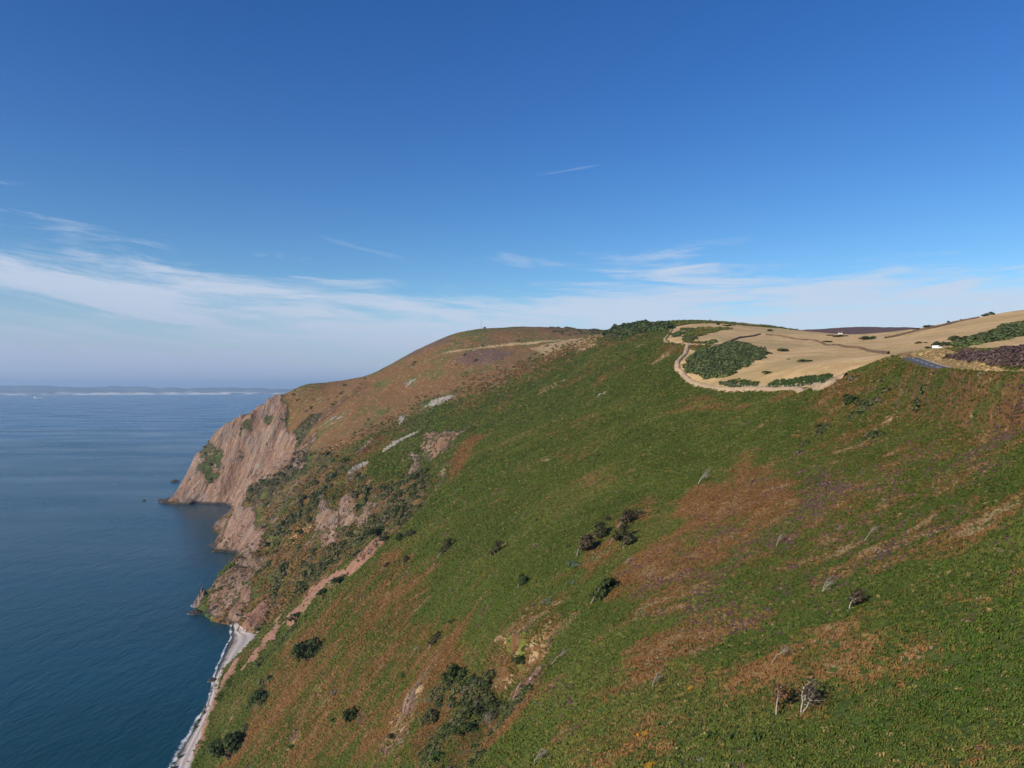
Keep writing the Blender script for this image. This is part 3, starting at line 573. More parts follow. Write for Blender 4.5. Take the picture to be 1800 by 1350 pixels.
# ================================================================ GROUND COVER: plants nobody could count
rng = np.random.RandomState(5)
def clump_mesh(kind, seed, m):
    r = np.random.RandomState(seed); V = []; Fq = []
    def quad(a, b, c, d): n = len(V); V.extend([a, b, c, d]); Fq.append((n, n + 1, n + 2, n + 3))
    if kind == 'bracken':
        for k in range(15):
            a = r.rand() * 6.283; L = r.uniform(.55, 1.05); h = r.uniform(.35, .80); w = r.uniform(.10, .19); c, s = math.cos(a), math.sin(a)
            P = [(.10 * L, .1), (.45 * L, h), (.8 * L, h * .92), (1.05 * L, h * .45)]; Ws = [.03, w, w * .8, .02]
            tw = r.uniform(-.35, .35); o = (r.uniform(-.3, .3), r.uniform(-.3, .3))
            for i in range(3):
                q = []
                for (rr, z), ww, sg in ((P[i], Ws[i], 1), (P[i], Ws[i], -1), (P[i + 1], Ws[i + 1], -1), (P[i + 1], Ws[i + 1], 1)):
                    q.append((o[0] + rr * c - sg * ww * s, o[1] + rr * s + sg * ww * c, z + sg * ww * tw))
                quad(*q)
    elif kind == 'grass':
        for k in range(26):
            a = r.rand() * 6.283; L = r.uniform(.3, .9); h = r.uniform(.25, .6); c, s = math.cos(a), math.sin(a); w = .045; o = r.uniform(-.35, .35, 2)
            p0 = (o[0], o[1], -.25); p1 = (o[0] + .35 * L * c, o[1] + .35 * L * s, h); p2 = (o[0] + .9 * L * c, o[1] + .9 * L * s, h * .75)
            for A, B, wa, wb in ((p0, p1, w, w), (p1, p2, w, .01)): quad((A[0] - wa * s, A[1] + wa * c, A[2]), (A[0] + wa * s, A[1] - wa * c, A[2]), (B[0] + wb * s, B[1] - wb * c, B[2]), (B[0] - wb * s, B[1] + wb * c, B[2]))
    else:
        n, hz, sz = (46, .42, .17) if kind == 'heather' else (85, .95, .20)
        for k in range(n):
            a = r.rand() * 6.283; u = r.rand() ** .6; e = math.acos(min(1, u)) if kind == 'scrub' else math.acos(r.rand())
            rad = r.uniform(.75, 1.0) * (1 + .22 * math.sin(3 * a + seed)); d = np.array([math.sin(e) * math.cos(a) * rad, math.sin(e) * math.sin(a) * rad, math.cos(e) * hz * rad - .12])
            nrm = np.array([math.sin(e) * math.cos(a), math.sin(e) * math.sin(a), .55 + math.cos(e)]) + r.normal(0, .45, 3); nrm /= np.linalg.norm(nrm)
            t = np.cross(nrm, r.normal(0, 1, 3)); t /= np.linalg.norm(t); b2 = np.cross(nrm, t); q = sz * r.uniform(.7, 1.4)
            quad(*[tuple(d + t * x * q + b2 * y * q * .7) for x, y in ((-1, -1), (1, -1), (1, 1), (-1, 1))])
    return new_mesh(kind + '_clump', V, Fq, m, smooth=False)
def leaf_material(name, var=.35, trans=.22, tint=None):
    m, b = mat(name)
    if tint is None:
        a = b.new('ShaderNodeAttribute', attribute_name='tint', attribute_type='INSTANCER').outputs['Color']
    else: a = tint
    nz = b.noise(b.new('ShaderNodeNewGeometry').outputs['Position'], 2.3, 3, .7)
    f = b.math('ADD', 1 - var, b.math('MULTIPLY', nz, 2 * var))
    c = b.mix(1.0, a, (1, 1, 1)); c.node.blend_type = 'MULTIPLY'; b.l.new(b.comb(f, f, f), c.node.inputs[7])
    b.l.new(c, b.p.inputs['Base Color']); b.p.inputs['Roughness'].default_value = .7; b.p.inputs['Specular IOR Level'].default_value = .2
    t = b.new('ShaderNodeBsdfTranslucent'); b.l.new(c, t.inputs[0]); mx = b.new('ShaderNodeMixShader'); mx.inputs[0].default_value = trans
    b.l.new(b.p.outputs[0], mx.inputs[1]); b.l.new(t.outputs[0], mx.inputs[2]); b.l.new(mx.outputs[0], b.o.inputs[0]); return m
PROTO = {}
def protos(kind):
    if kind in PROTO: return PROTO[kind]
    m = leaf_material(kind + '_leaves', .30 if kind != 'grass' else .15, .14); L = []
    for s in range(3):
        o = put(kind + '_clump', clump_mesh(kind, s + 1, m))     # one plant of each growth form, standing on the slope like the rest
        px, py = {'bracken': (1250 + 40 * s, 1300), 'heather': (1440 + 8 * s, 850), 'grass': (1560 + 9 * s, 735), 'scrub': (800 + 9 * s, 1240)}[kind]
        x, y = G.at(px, py); o.location = (x, y, float(G.z(x, y)) + .05); o['tint'] = {'bracken': (.07,.11,.02), 'heather': (.14,.08,.085), 'grass': (.4,.28,.13), 'scrub': (.05,.06,.025)}[kind]
        tag(o, kind='stuff'); L.append(o)
    PROTO[kind] = L; return L
def scatter(name, kind, x, y, z, size, tint, label=None, cat=None):
    n = len(x)
    if n == 0: return
    me = bpy.data.meshes.new(name); me.vertices.add(n); me.vertices.foreach_set('co', np.stack([x, y, z], 1).astype('f').ravel())
    a = me.attributes.new('size', 'FLOAT', 'POINT'); a.data.foreach_set('value', size.astype('f'))
    a = me.attributes.new('tint', 'FLOAT_COLOR', 'POINT'); a.data.foreach_set('color', np.concatenate([tint, np.ones((n, 1))], 1).astype('f').ravel())
    a = me.attributes.new('turn', 'FLOAT_VECTOR', 'POINT'); a.data.foreach_set('vector', np.stack([rng.normal(0, .12, n), rng.normal(0, .12, n), rng.rand(n) * 6.283], 1).astype('f').ravel())
    o = put(name, me); t = bpy.data.node_groups.new(name, 'GeometryNodeTree')
    t.interface.new_socket('Geometry', in_out='INPUT', socket_type='NodeSocketGeometry'); t.interface.new_socket('Geometry', in_out='OUTPUT', socket_type='NodeSocketGeometry')
    gi = t.nodes.new('NodeGroupInput'); go = t.nodes.new('NodeGroupOutput'); ip = t.nodes.new('GeometryNodeInstanceOnPoints'); jn = t.nodes.new('GeometryNodeGeometryToInstance')
    for p in protos(kind):
        oi = t.nodes.new('GeometryNodeObjectInfo'); oi.inputs['Object'].default_value = p; oi.transform_space = 'ORIGINAL'; t.links.new(oi.outputs['Geometry'], jn.inputs[0])
    def named(k, typ):
        q = t.nodes.new('GeometryNodeInputNamedAttribute'); q.data_type = typ; q.inputs[0].default_value = k; return q.outputs[0]
    rv = t.nodes.new('FunctionNodeRandomValue'); rv.data_type = 'INT'; rv.inputs[4].default_value = 0; rv.inputs[5].default_value = 2
    t.links.new(gi.outputs[0], ip.inputs['Points']); t.links.new(jn.outputs[0], ip.inputs['Instance']); ip.inputs['Pick Instance'].default_value = True
    t.links.new(rv.outputs[2], ip.inputs['Instance Index']); t.links.new(named('size', 'FLOAT'), ip.inputs['Scale']); t.links.new(named('turn', 'FLOAT_VECTOR'), ip.inputs['Rotation'])
    t.links.new(ip.outputs[0], go.inputs[0])
    md = o.modifiers.new('plants', 'NODES'); md.node_group = t
    return tag(o, label, cat, kind='stuff')
class Grid:
    """cover values on the ground grid, looked up by position"""
    def __init__(s): s.g = {k: Ground(v) for k, v in Cv.items()}
    def __call__(s, k, x, y): return s.g[k].z(x, y)
CG = Grid()
EL = (np.maximum(H, 0) - CAMZ) / GY; EMAX = np.maximum.accumulate(EL, axis=1)
HID = Ground((EMAX - EL) * RRg)            # how far the ground lies below the line of sight
def spread(r0, r1, spacing):
    out = []
    edges = np.geomspace(r0, r1, 40)
    for a, b in zip(edges[:-1], edges[1:]):
        s = spacing((a + b) / 2); n = int(math.radians(76) * (b * b - a * a) / 2 / (s * s))
        r = np.sqrt(rng.uniform(a * a, b * b, n)); th = rng.uniform(math.radians(-38), math.radians(38), n); out.append(np.stack([r * np.sin(th), r * np.cos(th), np.full(n, s)], 1))
    p = np.concatenate(out); x, y, s = p.T; z = G.z(x, y); k = (z > 4) & (HID.z(x, y) < 2.0)
    return x[k], y[k], z[k], s[k]
def lerp(a, b, t): return np.asarray(a)[None] * (1 - t[:, None]) + np.asarray(b)[None] * t[:, None]
SHADE_ZONE = Ground(zone([(1250,1130),(1420,1010),(1560,930),(1700,860),(1800,780),(1810,1360),(1080,1360),(1120,1290)], 30))
def plants():
    x, y, z, s = spread(38, 1080, lambda r: max(.50, r / 400)); n = len(x)
    v = {k: CG(k, x, y) for k in Cv}
    dr_, _ = seg_dist(x, y, ROAD.tolist())
    nz = .5 + .8 * fbm((x * .93 + y * .36) / 19, (-x * .36 + y * .93) / 13, 5); n2 = .5 + .8 * fbm(x / 14 + 9, y / 14, 4); n3 = .5 + .8 * fbm(x / 5 + 2, y / 5, 3); n4 = .5 + .8 * fbm(x / 60 - 4, y / 60, 3)
    fade = rng.rand(n) > ss(np.hypot(x, y), 700, 1080)
    ok = fade & (dr_ > 3.6)
    bare = (v['rock'] + .7 * (n3 - .5) > .55) | (v['red'] + 1.0 * (n3 - .5) > .58) | (v['scree'] > .5)
    fld = v['field'] + .5 * (n3 - .5) > .5
    j = rng.rand(n)
    is_scrub = ok & ~bare & (v['scrub'] + 1.0 * (n2 - .5) + .4 * (n3 - .5) > .68)
    is_grass = ok & ~bare & ~is_scrub & ((~fld & (v['straw'] + 1.3 * (nz - .5) + 1.0 * (n3 - .5) + .5 * (j - .5) > .66)) | (fld & (dr_ < 14)))
    is_heath = ok & ~bare & ~is_scrub & ~is_grass & ~fld & (v['heather'] + 1.2 * (n2 - .5) + .7 * (n3 - .5) + 1.0 * (j - .5) > .66)
    is_brack = ok & ~bare & ~is_scrub & ~is_grass & ~is_heath & ~fld & ~(v['moss'] > .6) & ~((v['rock'] + .6 * v['scrub'] + .7 * (n2 - .5) > .62) & (np.hypot(x, y) > 330))
    rustw = np.clip(v['rust'] - .25 * v['green'] + 1.5 * (nz - .5) + .8 * (n3 - .5) + .5 * (n4 - .5), 0, 1); rustw = np.clip(ss(rustw + .30 * (n4 - .38) * (1 - .4 * v['green']) + .5 * (rng.rand(n) - .5), .22, .88) * .88 + .30 * rng.rand(n) ** 2, 0, 1)
    gt = lerp(BR_A, BR_B, np.clip(n2, 0, 1)); gt = gt * (1 - .0) ; k2 = ss(n4, .55, .9); gt = gt * (1 - k2[:, None] * .5) + np.asarray(BR_C)[None] * k2[:, None] * .5
    rt = lerp(BR_R1, BR_R2, np.clip(n3, 0, 1))
    tint = gt * (1 - rustw[:, None]) + rt * rustw[:, None]; 
    deep = SHADE_ZONE.z(x, y) * (1 - rustw); tint *= (1 - deep[:, None] * (1 - np.array([[.68, .80, .70]])))  # shade of the lower-right slope put into the bracken tint
    odd = j < .03; tint[odd] = np.asarray(BR_Y)
    tint *= (rng.uniform(.90, 1.10, n) * (.84 + .34 * n4 + .22 * n2))[:, None]
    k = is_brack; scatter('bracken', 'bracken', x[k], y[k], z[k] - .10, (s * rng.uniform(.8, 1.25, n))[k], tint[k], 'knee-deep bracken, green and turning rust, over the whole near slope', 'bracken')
    k = is_heath; ht = lerp((.12,.065,.050), (.18,.105,.100), rng.rand(n)) ; ht[j < .25] = (.10,.075,.035)
    scatter('heather', 'heather', x[k], y[k], z[k] - .03, (s * rng.uniform(.8, 1.2, n))[k], ht[k], 'purple and brown heather in patches among the bracken', 'heather')
    k = is_grass; gt2 = lerp((.34,.24,.11), (.50,.36,.20), rng.rand(n)); gt2[j < .2] = (.22,.21,.07)
    scatter('grass_tufts', 'grass', x[k], y[k], z[k], (s * rng.uniform(.7, 1.1, n))[k], gt2[k], 'dry straw coloured grass tufts between the bracken', 'grass')
    k = is_scrub & (rng.rand(n) < .8); st = lerp((.038,.058,.016), (.125,.125,.045), np.clip(n3 + rng.normal(0, .35, n), 0, 1)); st[j < .10] = (.15,.125,.075)
    k = k & ~fld
    scatter('scrub', 'scrub', x[k], y[k], z[k] - .05, (s * (.55 + 2.3 * rng.rand(n) ** 3))[k], st[k], 'dark low scrub filling the near gullies', 'scrub')
    # scrub further off on the cliffs, bigger and sparser
    x, y, z, s = spread(560, 1450, lambda r: r / 300); v = {k: CG(k, x, y) for k in Cv}; n = len(x); n2 = .5 + .8 * fbm(x / 22 + 9, y / 22, 4); j = rng.rand(n)
    k = (v['scrub'] + 1.1 * (n2 - .5) + .4 * (j - .5) > .73) & (v['rock'] + .9 * (n2 - .5) < .75) & (v['field'] < .5) & (v['red'] < .5)
    st = lerp((.085,.088,.032), (.160,.125,.058), rng.rand(n)); st[j < .25] = (.14,.115,.07)
    scatter('scrub', 'scrub', x[k], y[k], z[k] - .2, (s * rng.uniform(.35, .8, n))[k], st[k], 'olive scrub clinging to the cliffs further along', 'scrub')
BR_A, BR_B, BR_C = (.080,.130,.015), (.112,.154,.023), (.168,.155,.036)
BR_R1, BR_R2, BR_Y = (.225,.105,.035), (.285,.150,.053), (.27,.21,.07)
plants()
# gorse thickets
def thicket(name, polys, spacing, size, hmul, cols, label, cat, kind='scrub'):
    X = []
    for q in polys:
        w = np.array([G.at(*p) for i in range(len(q)) for p in [(q[i][0] + (q[(i + 1) % len(q)][0] - q[i][0]) * t, q[i][1] + (q[(i + 1) % len(q)][1] - q[i][1]) * t) for t in (0, .34, .67)]])
        lo, hi = w.min(0), w.max(0); n = int((hi[0] - lo[0]) * (hi[1] - lo[1]) / spacing ** 2); p = rng.rand(n, 2) * (hi - lo) + lo
        kx = inpoly(p[:, 0] + 2 * fbm(p[:, 0] / 9, p[:, 1] / 9, 2) * spacing, p[:, 1] + 2 * fbm(p[:, 1] / 9, p[:, 0] / 9, 2) * spacing, w); X.append(p[kx])
    X = np.concatenate(X); x, y = X.T; n = len(x); t = np.clip(.5 + .7 * fbm(x / (spacing * 4), y / (spacing * 4), 3) + rng.normal(0, .2, n), 0, 1)
    tag(scatter(name, kind, x, y, G.z(x, y) - .1, size * rng.uniform(.6, 1.35, n) * (.8 + .5 * t), lerp(*cols, t)), label, cat)
GORSE = ((.065,.095,.026), (.130,.155,.055))
thicket('gorse_thicket', [[(1201,641),(1225,622),(1262,611),(1285,604),(1302,604),(1324,611),(1342,618),(1344,627),(1317,638),(1290,655),(1265,667),(1235,664),(1206,650)]], 1.9, 1.9, 1, GORSE, 'largest gorse thicket, in the corner of the dry field inside the earth bank', 'gorse')
thicket('gorse_thicket', [[(1344,679),(1370,667),(1410,664),(1460,658),(1462,668),(1430,677),(1380,681)]], 1.3, .9, 1, ((.05,.085,.02), (.075,.12,.03)), 'low green strip of gorse along the fence below the dry field', 'gorse')
thicket('gorse_thicket', [[(1265,672),(1300,668),(1335,673),(1330,680),(1280,681)]], 1.3, .9, 1, ((.06,.09,.022), (.09,.12,.035)), 'sparse green strip between the big gorse thicket and the fence strip', 'gorse')
thicket('gorse_thicket', [[(1680,608),(1700,598),(1740,588),(1765,575),(1795,570),(1830,568),(1830,582),(1800,590),(1740,602),(1690,611)]], 2.4, 2.2, 1, GORSE, 'long gorse belt climbing the straw hill behind the dark trees', 'gorse')
thicket('gorse_thicket', [[(1062,588),(1085,576),(1130,571),(1180,573),(1175,580),(1140,585),(1100,594)]], 4.5, 4.2, 1, ((.055,.085,.022), (.085,.115,.035)), 'dark green gorse cap on the rounded skyline left of the dry field', 'gorse')
thicket('gorse_thicket', [[(1196,580),(1222,577),(1225,581),(1210,586)], [(1180,588),(1196,583),(1205,586),(1190,592)], [(1200,592),(1220,592),(1222,599),(1202,600)], [(1238,603),(1255,600),(1256,604),(1240,607)]], 3, 2.0, 1, GORSE, 'scattered gorse patches in the top corner of the dry field', 'gorse')
thicket('heather_bank', [[(1660,629),(1690,624),(1740,620),(1800,609),(1860,600),(1860,655),(1800,646),(1740,640),(1700,634)]], 1.0, 1.0, 1, ((.085,.052,.042), (.165,.110,.092)), 'dark purple brown heather bank above the road verge', 'heather', 'scrub')

# ================================================================ THINGS
def plain(name, col, rough=.8, var=.0, scale=3.0, metal=0):
    m, b = mat(name); b.p.inputs['Roughness'].default_value = rough; b.p.inputs['Metallic'].default_value = metal
    if var:
        n = b.noise(b.new('ShaderNodeNewGeometry').outputs['Position'], scale, 5, .65)
        b.l.new(b.mix(b.step(n, .38, .62), tuple(c * (1 - var) for c in col), tuple(min(1, c * (1 + var)) for c in col)), b.p.inputs['Base Color'])
        b.l.new(link_bump(b, n, .6, .3 / scale), b.p.inputs['Normal'])
    else: b.p.inputs['Base Color'].default_value = (*col, 1)
    return m
def leafmat(name, col, var=.4): return leaf_material(name, var, .15, (*col, 1))
def leaf_const(name, col, var=.4):
    m, b = mat(name); nz = b.noise(b.new('ShaderNodeNewGeometry').outputs['Position'], 1.6, 3, .7)
    c = b.mix(b.step(nz, .35, .65), tuple(k * (1 - var) for k in col), tuple(k * (1 + var) for k in col)); b.l.new(c, b.p.inputs['Base Color']); b.p.inputs['Roughness'].default_value = .7
    t = b.new('ShaderNodeBsdfTranslucent'); b.l.new(c, t.inputs[0]); mx = b.new('ShaderNodeMixShader'); mx.inputs[0].default_value = .18
    b.l.new(b.p.outputs[0], mx.inputs[1]); b.l.new(t.outputs[0], mx.inputs[2]); b.l.new(mx.outputs[0], b.o.inputs[0]); return m
M = dict(dark=leaf_const('holly_leaves', (.052,.074,.023)), haw=leaf_const('hawthorn_leaves', (.078,.076,.034)), brown=leaf_const('brown_leaves', (.085,.065,.038)), rust=leaf_const('rust_leaves', (.165,.085,.035)),
         sage=leaf_const('willow_leaves', (.115,.150,.075)), lime=leaf_const('lime_leaves', (.120,.175,.030)), green=leaf_const('bush_leaves', (.065,.098,.026)), yellow=leaf_const('yellow_flowers', (.55,.30,.03), .25), twig=leaf_const('bare_twigs', (.20,.17,.125), .3),
         bark=plain('pale_bark', (.42,.375,.315), .8, .2, 6), dbark=plain('grey_bark', (.22,.19,.155), .85, .25, 6))
class MB:
    def __init__(s): s.v = []; s.f = []
    def tube(s, pts, rad, n=5):
        pts = [Vector(p) for p in pts]; base = None
        for i, p in enumerate(pts):
            d = (pts[min(i + 1, len(pts) - 1)] - pts[max(i - 1, 0)]).normalized(); u = d.cross(Vector((.31, .87, .11))).normalized(); w = d.cross(u)
            k = len(s.v)
            for a in range(n): s.v.append(tuple(p + (u * math.cos(6.2832 * a / n) + w * math.sin(6.2832 * a / n)) * rad[i]))
            if base is not None:
                for a in range(n): s.f.append((base + a, base + (a + 1) % n, k + (a + 1) % n, k + a))
            base = k
    def quad(s, a, b, c, d): k = len(s.v); s.v += [tuple(a), tuple(b), tuple(c), tuple(d)]; s.f.append((k, k + 1, k + 2, k + 3))
    def box(s, c, d, taper=1.0, rz=0):
        k = len(s.v); co, si = math.cos(rz), math.sin(rz)
        for z in (-1, 1):
            t = taper if z > 0 else 1
            for x, y in ((-1, -1), (1, -1), (1, 1), (-1, 1)):
                X, Y = x * d[0] / 2 * t, y * d[1] / 2 * t; s.v.append((c[0] + X * co - Y * si, c[1] + X * si + Y * co, c[2] + z * d[2] / 2))
        for q in ((0, 3, 2, 1), (4, 5, 6, 7), (0, 1, 5, 4), (1, 2, 6, 5), (2, 3, 7, 6), (3, 0, 4, 7)): s.f.append(tuple(k + i for i in q))
    def mesh(s, name, m, smooth=True): return new_mesh(name, s.v, s.f, m, smooth)
    def part(s, name, m, parent, smooth=False): return put(name, s.mesh(name, m, smooth), parent)
def leaves(mb, C, nrm, size, r):
    for c, n in zip(C, nrm):
        n = n + r.normal(0, .5, 3); n /= np.linalg.norm(n) + 1e-9; t = np.cross(n, r.normal(0, 1, 3)); t /= np.linalg.norm(t) + 1e-9; b = np.cross(n, t); q = size * r.uniform(.6, 1.4)
        mb.quad(c - t * q - b * q * .6, c + t * q - b * q * .6, c + t * q * .8 + b * q * .7, c - t * q * .8 + b * q * .6)
def tree_mesh(seed, lean=.6, nleaf=600, stems=1, form=.5, leafsize=.050, mk='haw', bark='dbark', trunk=.035, low=.42):
    """unit-height wind-pruned tree leaning towards +x; returns trunk and crown meshes"""
    r = np.random.RandomState(seed); tb = MB(); tips = []
    for s in range(stems):
        a0 = r.uniform(-.5, .5) if stems > 1 else 0
        L = lean * r.uniform(.75, 1.1) if s == 0 else lean * r.uniform(.9, 1.6)
        P = [np.array([L * t ** 1.4 * .75, a0 * t * .4 + .02 * r.normal(), t * .80 * (1 if s == 0 else r.uniform(.75, 1)) - .06]) + r.normal(0, .014, 3) * (t > 0) for t in np.linspace(0, 1, 7)]
        tb.tube(P, [trunk * (1 - .72 * t) * (1 if s == 0 else .8) for t in np.linspace(0, 1, 7)], 6)
        for k in range(9):
            t = r.uniform(low, 1.0); i = min(5, int(t * 6)); f = t * 6 - i; o = P[i] * (1 - f) + P[i + 1] * f
            d = np.array([.55 + .4 * r.rand() - .35 * (1 - lean), r.normal(0, .55), r.uniform(.05, .75)]); d /= np.linalg.norm(d); ln = r.uniform(.16, .36) * (1.15 - .3 * t)
            q = [o + d * ln * u + np.array([0.06 * u * u, 0, .05 * u * u]) + r.normal(0, .012, 3) for u in (0, .35, .7, 1)]; tb.tube(q, [trunk * .38, trunk * .28, trunk * .18, trunk * .08], 4); tips += q[1:]
            for e in range(3):
                o2 = q[1 + e % 3]; d2 = d + r.normal(0, .5, 3); d2 /= np.linalg.norm(d2); q2 = [o2, o2 + d2 * .07, o2 + d2 * r.uniform(.10, .17)]; tb.tube(q2, [trunk * .16, trunk * .11, trunk * .05], 3); tips += q2[1:]
    tips = np.array(tips); cb = MB()
    if nleaf:
        C = tips[r.randint(0, len(tips), nleaf)] + r.normal(0, .055 * (1 if form > .3 else .7), (nleaf, 3)) * np.array([1.15, 1.0, .75]); C = C[C[:, 2] > .25]
        ctr = tips.mean(0); nn = C - ctr + np.array([0, 0, .12]); nn /= np.linalg.norm(nn, axis=1)[:, None]; leaves(cb, C, nn, leafsize, r)
    return tb.mesh('trunk', M[bark]), (cb.mesh('crown', M[mk], False) if cb.f else None)
def bush_mesh(seed, n=900, mk='dark', leafsize=.07, lobes=7, flat=.75):
    """unit-wide bush: overlapping leafy lobes with gaps; returns stems and crown meshes"""
    r = np.random.RandomState(seed); cb, tb = MB(), MB(); per = n // lobes
    for k in range(lobes):
        a = r.rand() * 6.283; d = r.uniform(.08, .44) if k else 0; c = np.array([d * math.cos(a), .8 * d * math.sin(a), (.08 + r.uniform(.05, .42) * (1 - d)) * flat]); R = r.uniform(.11, .24) * (1.3 if k == 0 else 1)
        u = r.normal(0, 1, (per, 3)); u /= np.linalg.norm(u, axis=1)[:, None]; u[:, 2] = np.where(u[:, 2] < -.3, -u[:, 2], u[:, 2]); C = c + u * R * r.uniform(.72, 1.08, (per, 1)) * np.array([1, 1, flat * 1.15]); leaves(cb, C, u + np.array([0, 0, .3]), leafsize * .5, r)
        tb.tube([(0, 0, -.08), tuple(c * .5 + np.array([0, 0, -.02])), tuple(c)], [.022, .015, .006], 5)
    return tb.mesh('stems', M['dbark']), cb.mesh('crown', M[mk], False)
TREES = {'bent': [tree_mesh(3, .62, 900, mk='haw'), tree_mesh(8, .75, 800, mk='haw'), tree_mesh(15, .5, 900, 2, mk='haw')],
         'brown': [tree_mesh(21, .55, 700, mk='brown'), tree_mesh(22, .7, 650, 2, mk='brown')], 'rust': [tree_mesh(31, .30, 330, mk='rust', bark='bark', low=.35, leafsize=.034, trunk=.024)],
         'dark': [tree_mesh(41, .55, 1100, mk='dark', leafsize=.055), tree_mesh(43, .65, 1100, 2, mk='dark', leafsize=.055)], 'tuft': [tree_mesh(47, .22, 700, 2, mk='brown', bark='bark', low=.6, trunk=.028)],
         'bare': [tree_mesh(51 + q, ln, 150, st, mk='twig', bark='bark', leafsize=.018, trunk=.017, low=lw) for q, (ln, st, lw) in enumerate(((.75, 1, .45), (.45, 2, .35), (.9, 1, .6), (.55, 1, .3), (.7, 2, .5), (.35, 1, .5)))],
         'pale': [tree_mesh(61, .22, 300, 3, mk='brown', bark='bark', leafsize=.032, trunk=.020, low=.45)]}
BUSHES = {k: [bush_mesh(100 + i, nn, k, ls, lo, fl) for i in range(3)] for k, nn, ls, lo, fl in (('dark', 1400, .060, 11, .8), ('haw', 1100, .065, 7, .75), ('brown', 800, .06, 7, .75), ('sage', 900, .07, 7, .5), ('lime', 900, .07, 6, .7), ('green', 1000, .07, 7, .7), ('yellow', 420, .075, 5, .6), ('twig', 600, .035, 6, .9))}
GREENMIX = {}
def stand(name, px, py, meshes, size, label, cat, group, yaw=0, sx=1, sy=1, sz=1, sink=.0, names=('trunk', 'crown')):
    x, y = G.at(px, py); z = float(G.z(x, y)); e = put(name, None, None, (x, y, z - sink)); e.rotation_euler = (0, 0, yaw); e.scale = (size * sx, size * sy, size * sz)
    tag(e, label, cat, group)
    for n_, me in zip(names, meshes):
        if me is not None: put(n_, me, e)
    return e
def metres(px, py, n): x, y = G.at(px, py); return n * y / F
TG = 'wind-bent trees on the bracken slope'
_c = {}
def tree(kind, px, py, hpx, label, yaw=None, name='windswept_tree', sx=1):
    i = _c.get(kind, 0); _c[kind] = i + 1; L = TREES[kind]
    stand(name, px, py, L[i % len(L)], metres(px, py, hpx * 1.06), label, 'tree', TG, rng.uniform(-.7, .7) if yaw is None else yaw, sx)
tree('bent', 860, 981, 30, 'lone dark windswept hawthorn on open green bracken, standing highest of the scattered mid-slope trees')
tree('bent', 770, 982, 30, 'windswept hawthorn between a twin shrub and a lone dark hawthorn on the slope')
tree('dark', 910, 1032, 24, 'small dense dark tree on green bracken above the bright mossy crag')
tree('brown', 706, 994, 17, 'thin brown shrubby tree downslope of the twin shrub')
tree('brown', 671, 1003, 15, 'smallest brown shrubby tree, nearest the red earth strip')
tree('bent', 754, 1140, 30, 'dark crowned little tree on the brown bracken left of the mossy crag')
tree('bare', 720, 1158, 24, 'bare pale twiggy sapling just above the pale stones in brown bracken')
tree('brown', 1013, 978, 38, 'grey brown wide crowned tree with two pale trunks, largest of the tree cluster', sx=1.15)
tree('bent', 1042, 952, 32, 'dark compact tree behind the two-trunked tree in the cluster')
tree('bent', 1072, 956, 34, 'tall windswept tree with pale trunk in the middle of the tree cluster')
tree('brown', 1086, 928, 30, 'brown rounded tree at the back of the tree cluster')
tree('bent', 1095, 967, 30, 'dark leaning tree on the right edge of the cluster, on pale bent stems')
tree('dark', 1036, 1064, 46, 'big dark evergreen leaning uphill beside a lime green bush')
tree('bare', 1100, 992, 16, 'low bare branch bent flat below the tree cluster')
tree('bare', 967, 1170, 30, 'bare grey trunk leaning over right of the mossy crag')
tree('bare', 937, 1346, 44, 'bare leaning trunk at the bottom edge of the photo beside the gully')
tree('bare', 1226, 853, 30, 'pale bare tree above the large rust bracken patch')
tree('bare', 1364, 962, 27, 'bare leaning tree standing in reddish purple heather')
tree('bare', 1519, 953, 33, 'slim bare tree sprawling uphill near the purple heather on the right')
tree('bare', 1444, 1044, 33, 'forked bare sapling just left of the dark flat-crowned tree')
tree('tuft', 1490, 1075, 38, 'dark flat-crowned tree with a pale trunk, alone on the green slope at right', sx=1.1, yaw=.1)
tree('bare', 1350, 1172, 38, 'slim bent sapling upslope of the pair of pale trees')
tree('bare', 1145, 1211, 34, 'thin bent sapling left of the pair of pale trees, in rusty bracken')
tree('rust', 1363, 1260, 58, 'rust leaved tree, left one of the pair with white trunks')
tree('pale', 1408, 1258, 66, 'white stemmed tree with several bare forking trunks, right one of the pair', yaw=.1)
tree('brown', 940, 918, 8, 'tiny dark tree alone high on the green slope')
tree('dark', 1481, 716, 26, 'dark wind-flattened thorn tree with a white trunk below the road crest', yaw=.25, sx=1.3)
BG = 'bushes on the bracken slope'
def bush(kind, px, py, wpx, label, sx=1, sy=1, sz=1, yaw=0, name='bush', cat='bush', group=BG):
    i = _c.get('b' + kind, 0); _c['b' + kind] = i + 1; L = BUSHES[kind]
    stand(name, px, py, L[i % len(L)], metres(px, py, wpx * 1.0), label, cat, group, yaw + (i * 1.7 if sx == sy else 0), sx, sy, sz, sink=.15, names=('stems', 'crown'))
bush('dark', 543, 1158, 62, 'large dark evergreen bush on the lower slope directly above the beach', 1, 1.3, 1.15)
bush('dark', 459, 1238, 44, 'dark evergreen bush halfway between the other two big bushes along the cliff edge', 1, 1.3, 1.2)
bush('dark', 408, 1328, 68, 'biggest dark bush, at the bottom of the photo on the cliff edge', 1, 1.35, 1.1)
bush('dark', 617, 1268, 36, 'narrow oval dark green bush alone in brown bracken', .85, 1.2, 1.45)
bush('twig', 588, 1222, 22, 'pale twiggy half-bare bush above the narrow oval bush')
bush('green', 588, 1268, 20, 'small mid green bush beside the narrow oval bush'); bush('green', 513, 1314, 20, 'rounded green bush beside pale rock near the bottom of the slope')
bush('dark', 704, 950, 24, 'left dark half of the twin shrub above the red earth', 1, 1, 1.2); bush('haw', 724, 942, 28, 'right olive half of the twin shrub above the red earth', 1.2, 1, .95)
bush('dark', 798, 1094, 17, 'low dark bush on the green slope above the brown bracken', 1.3, 1, .8)
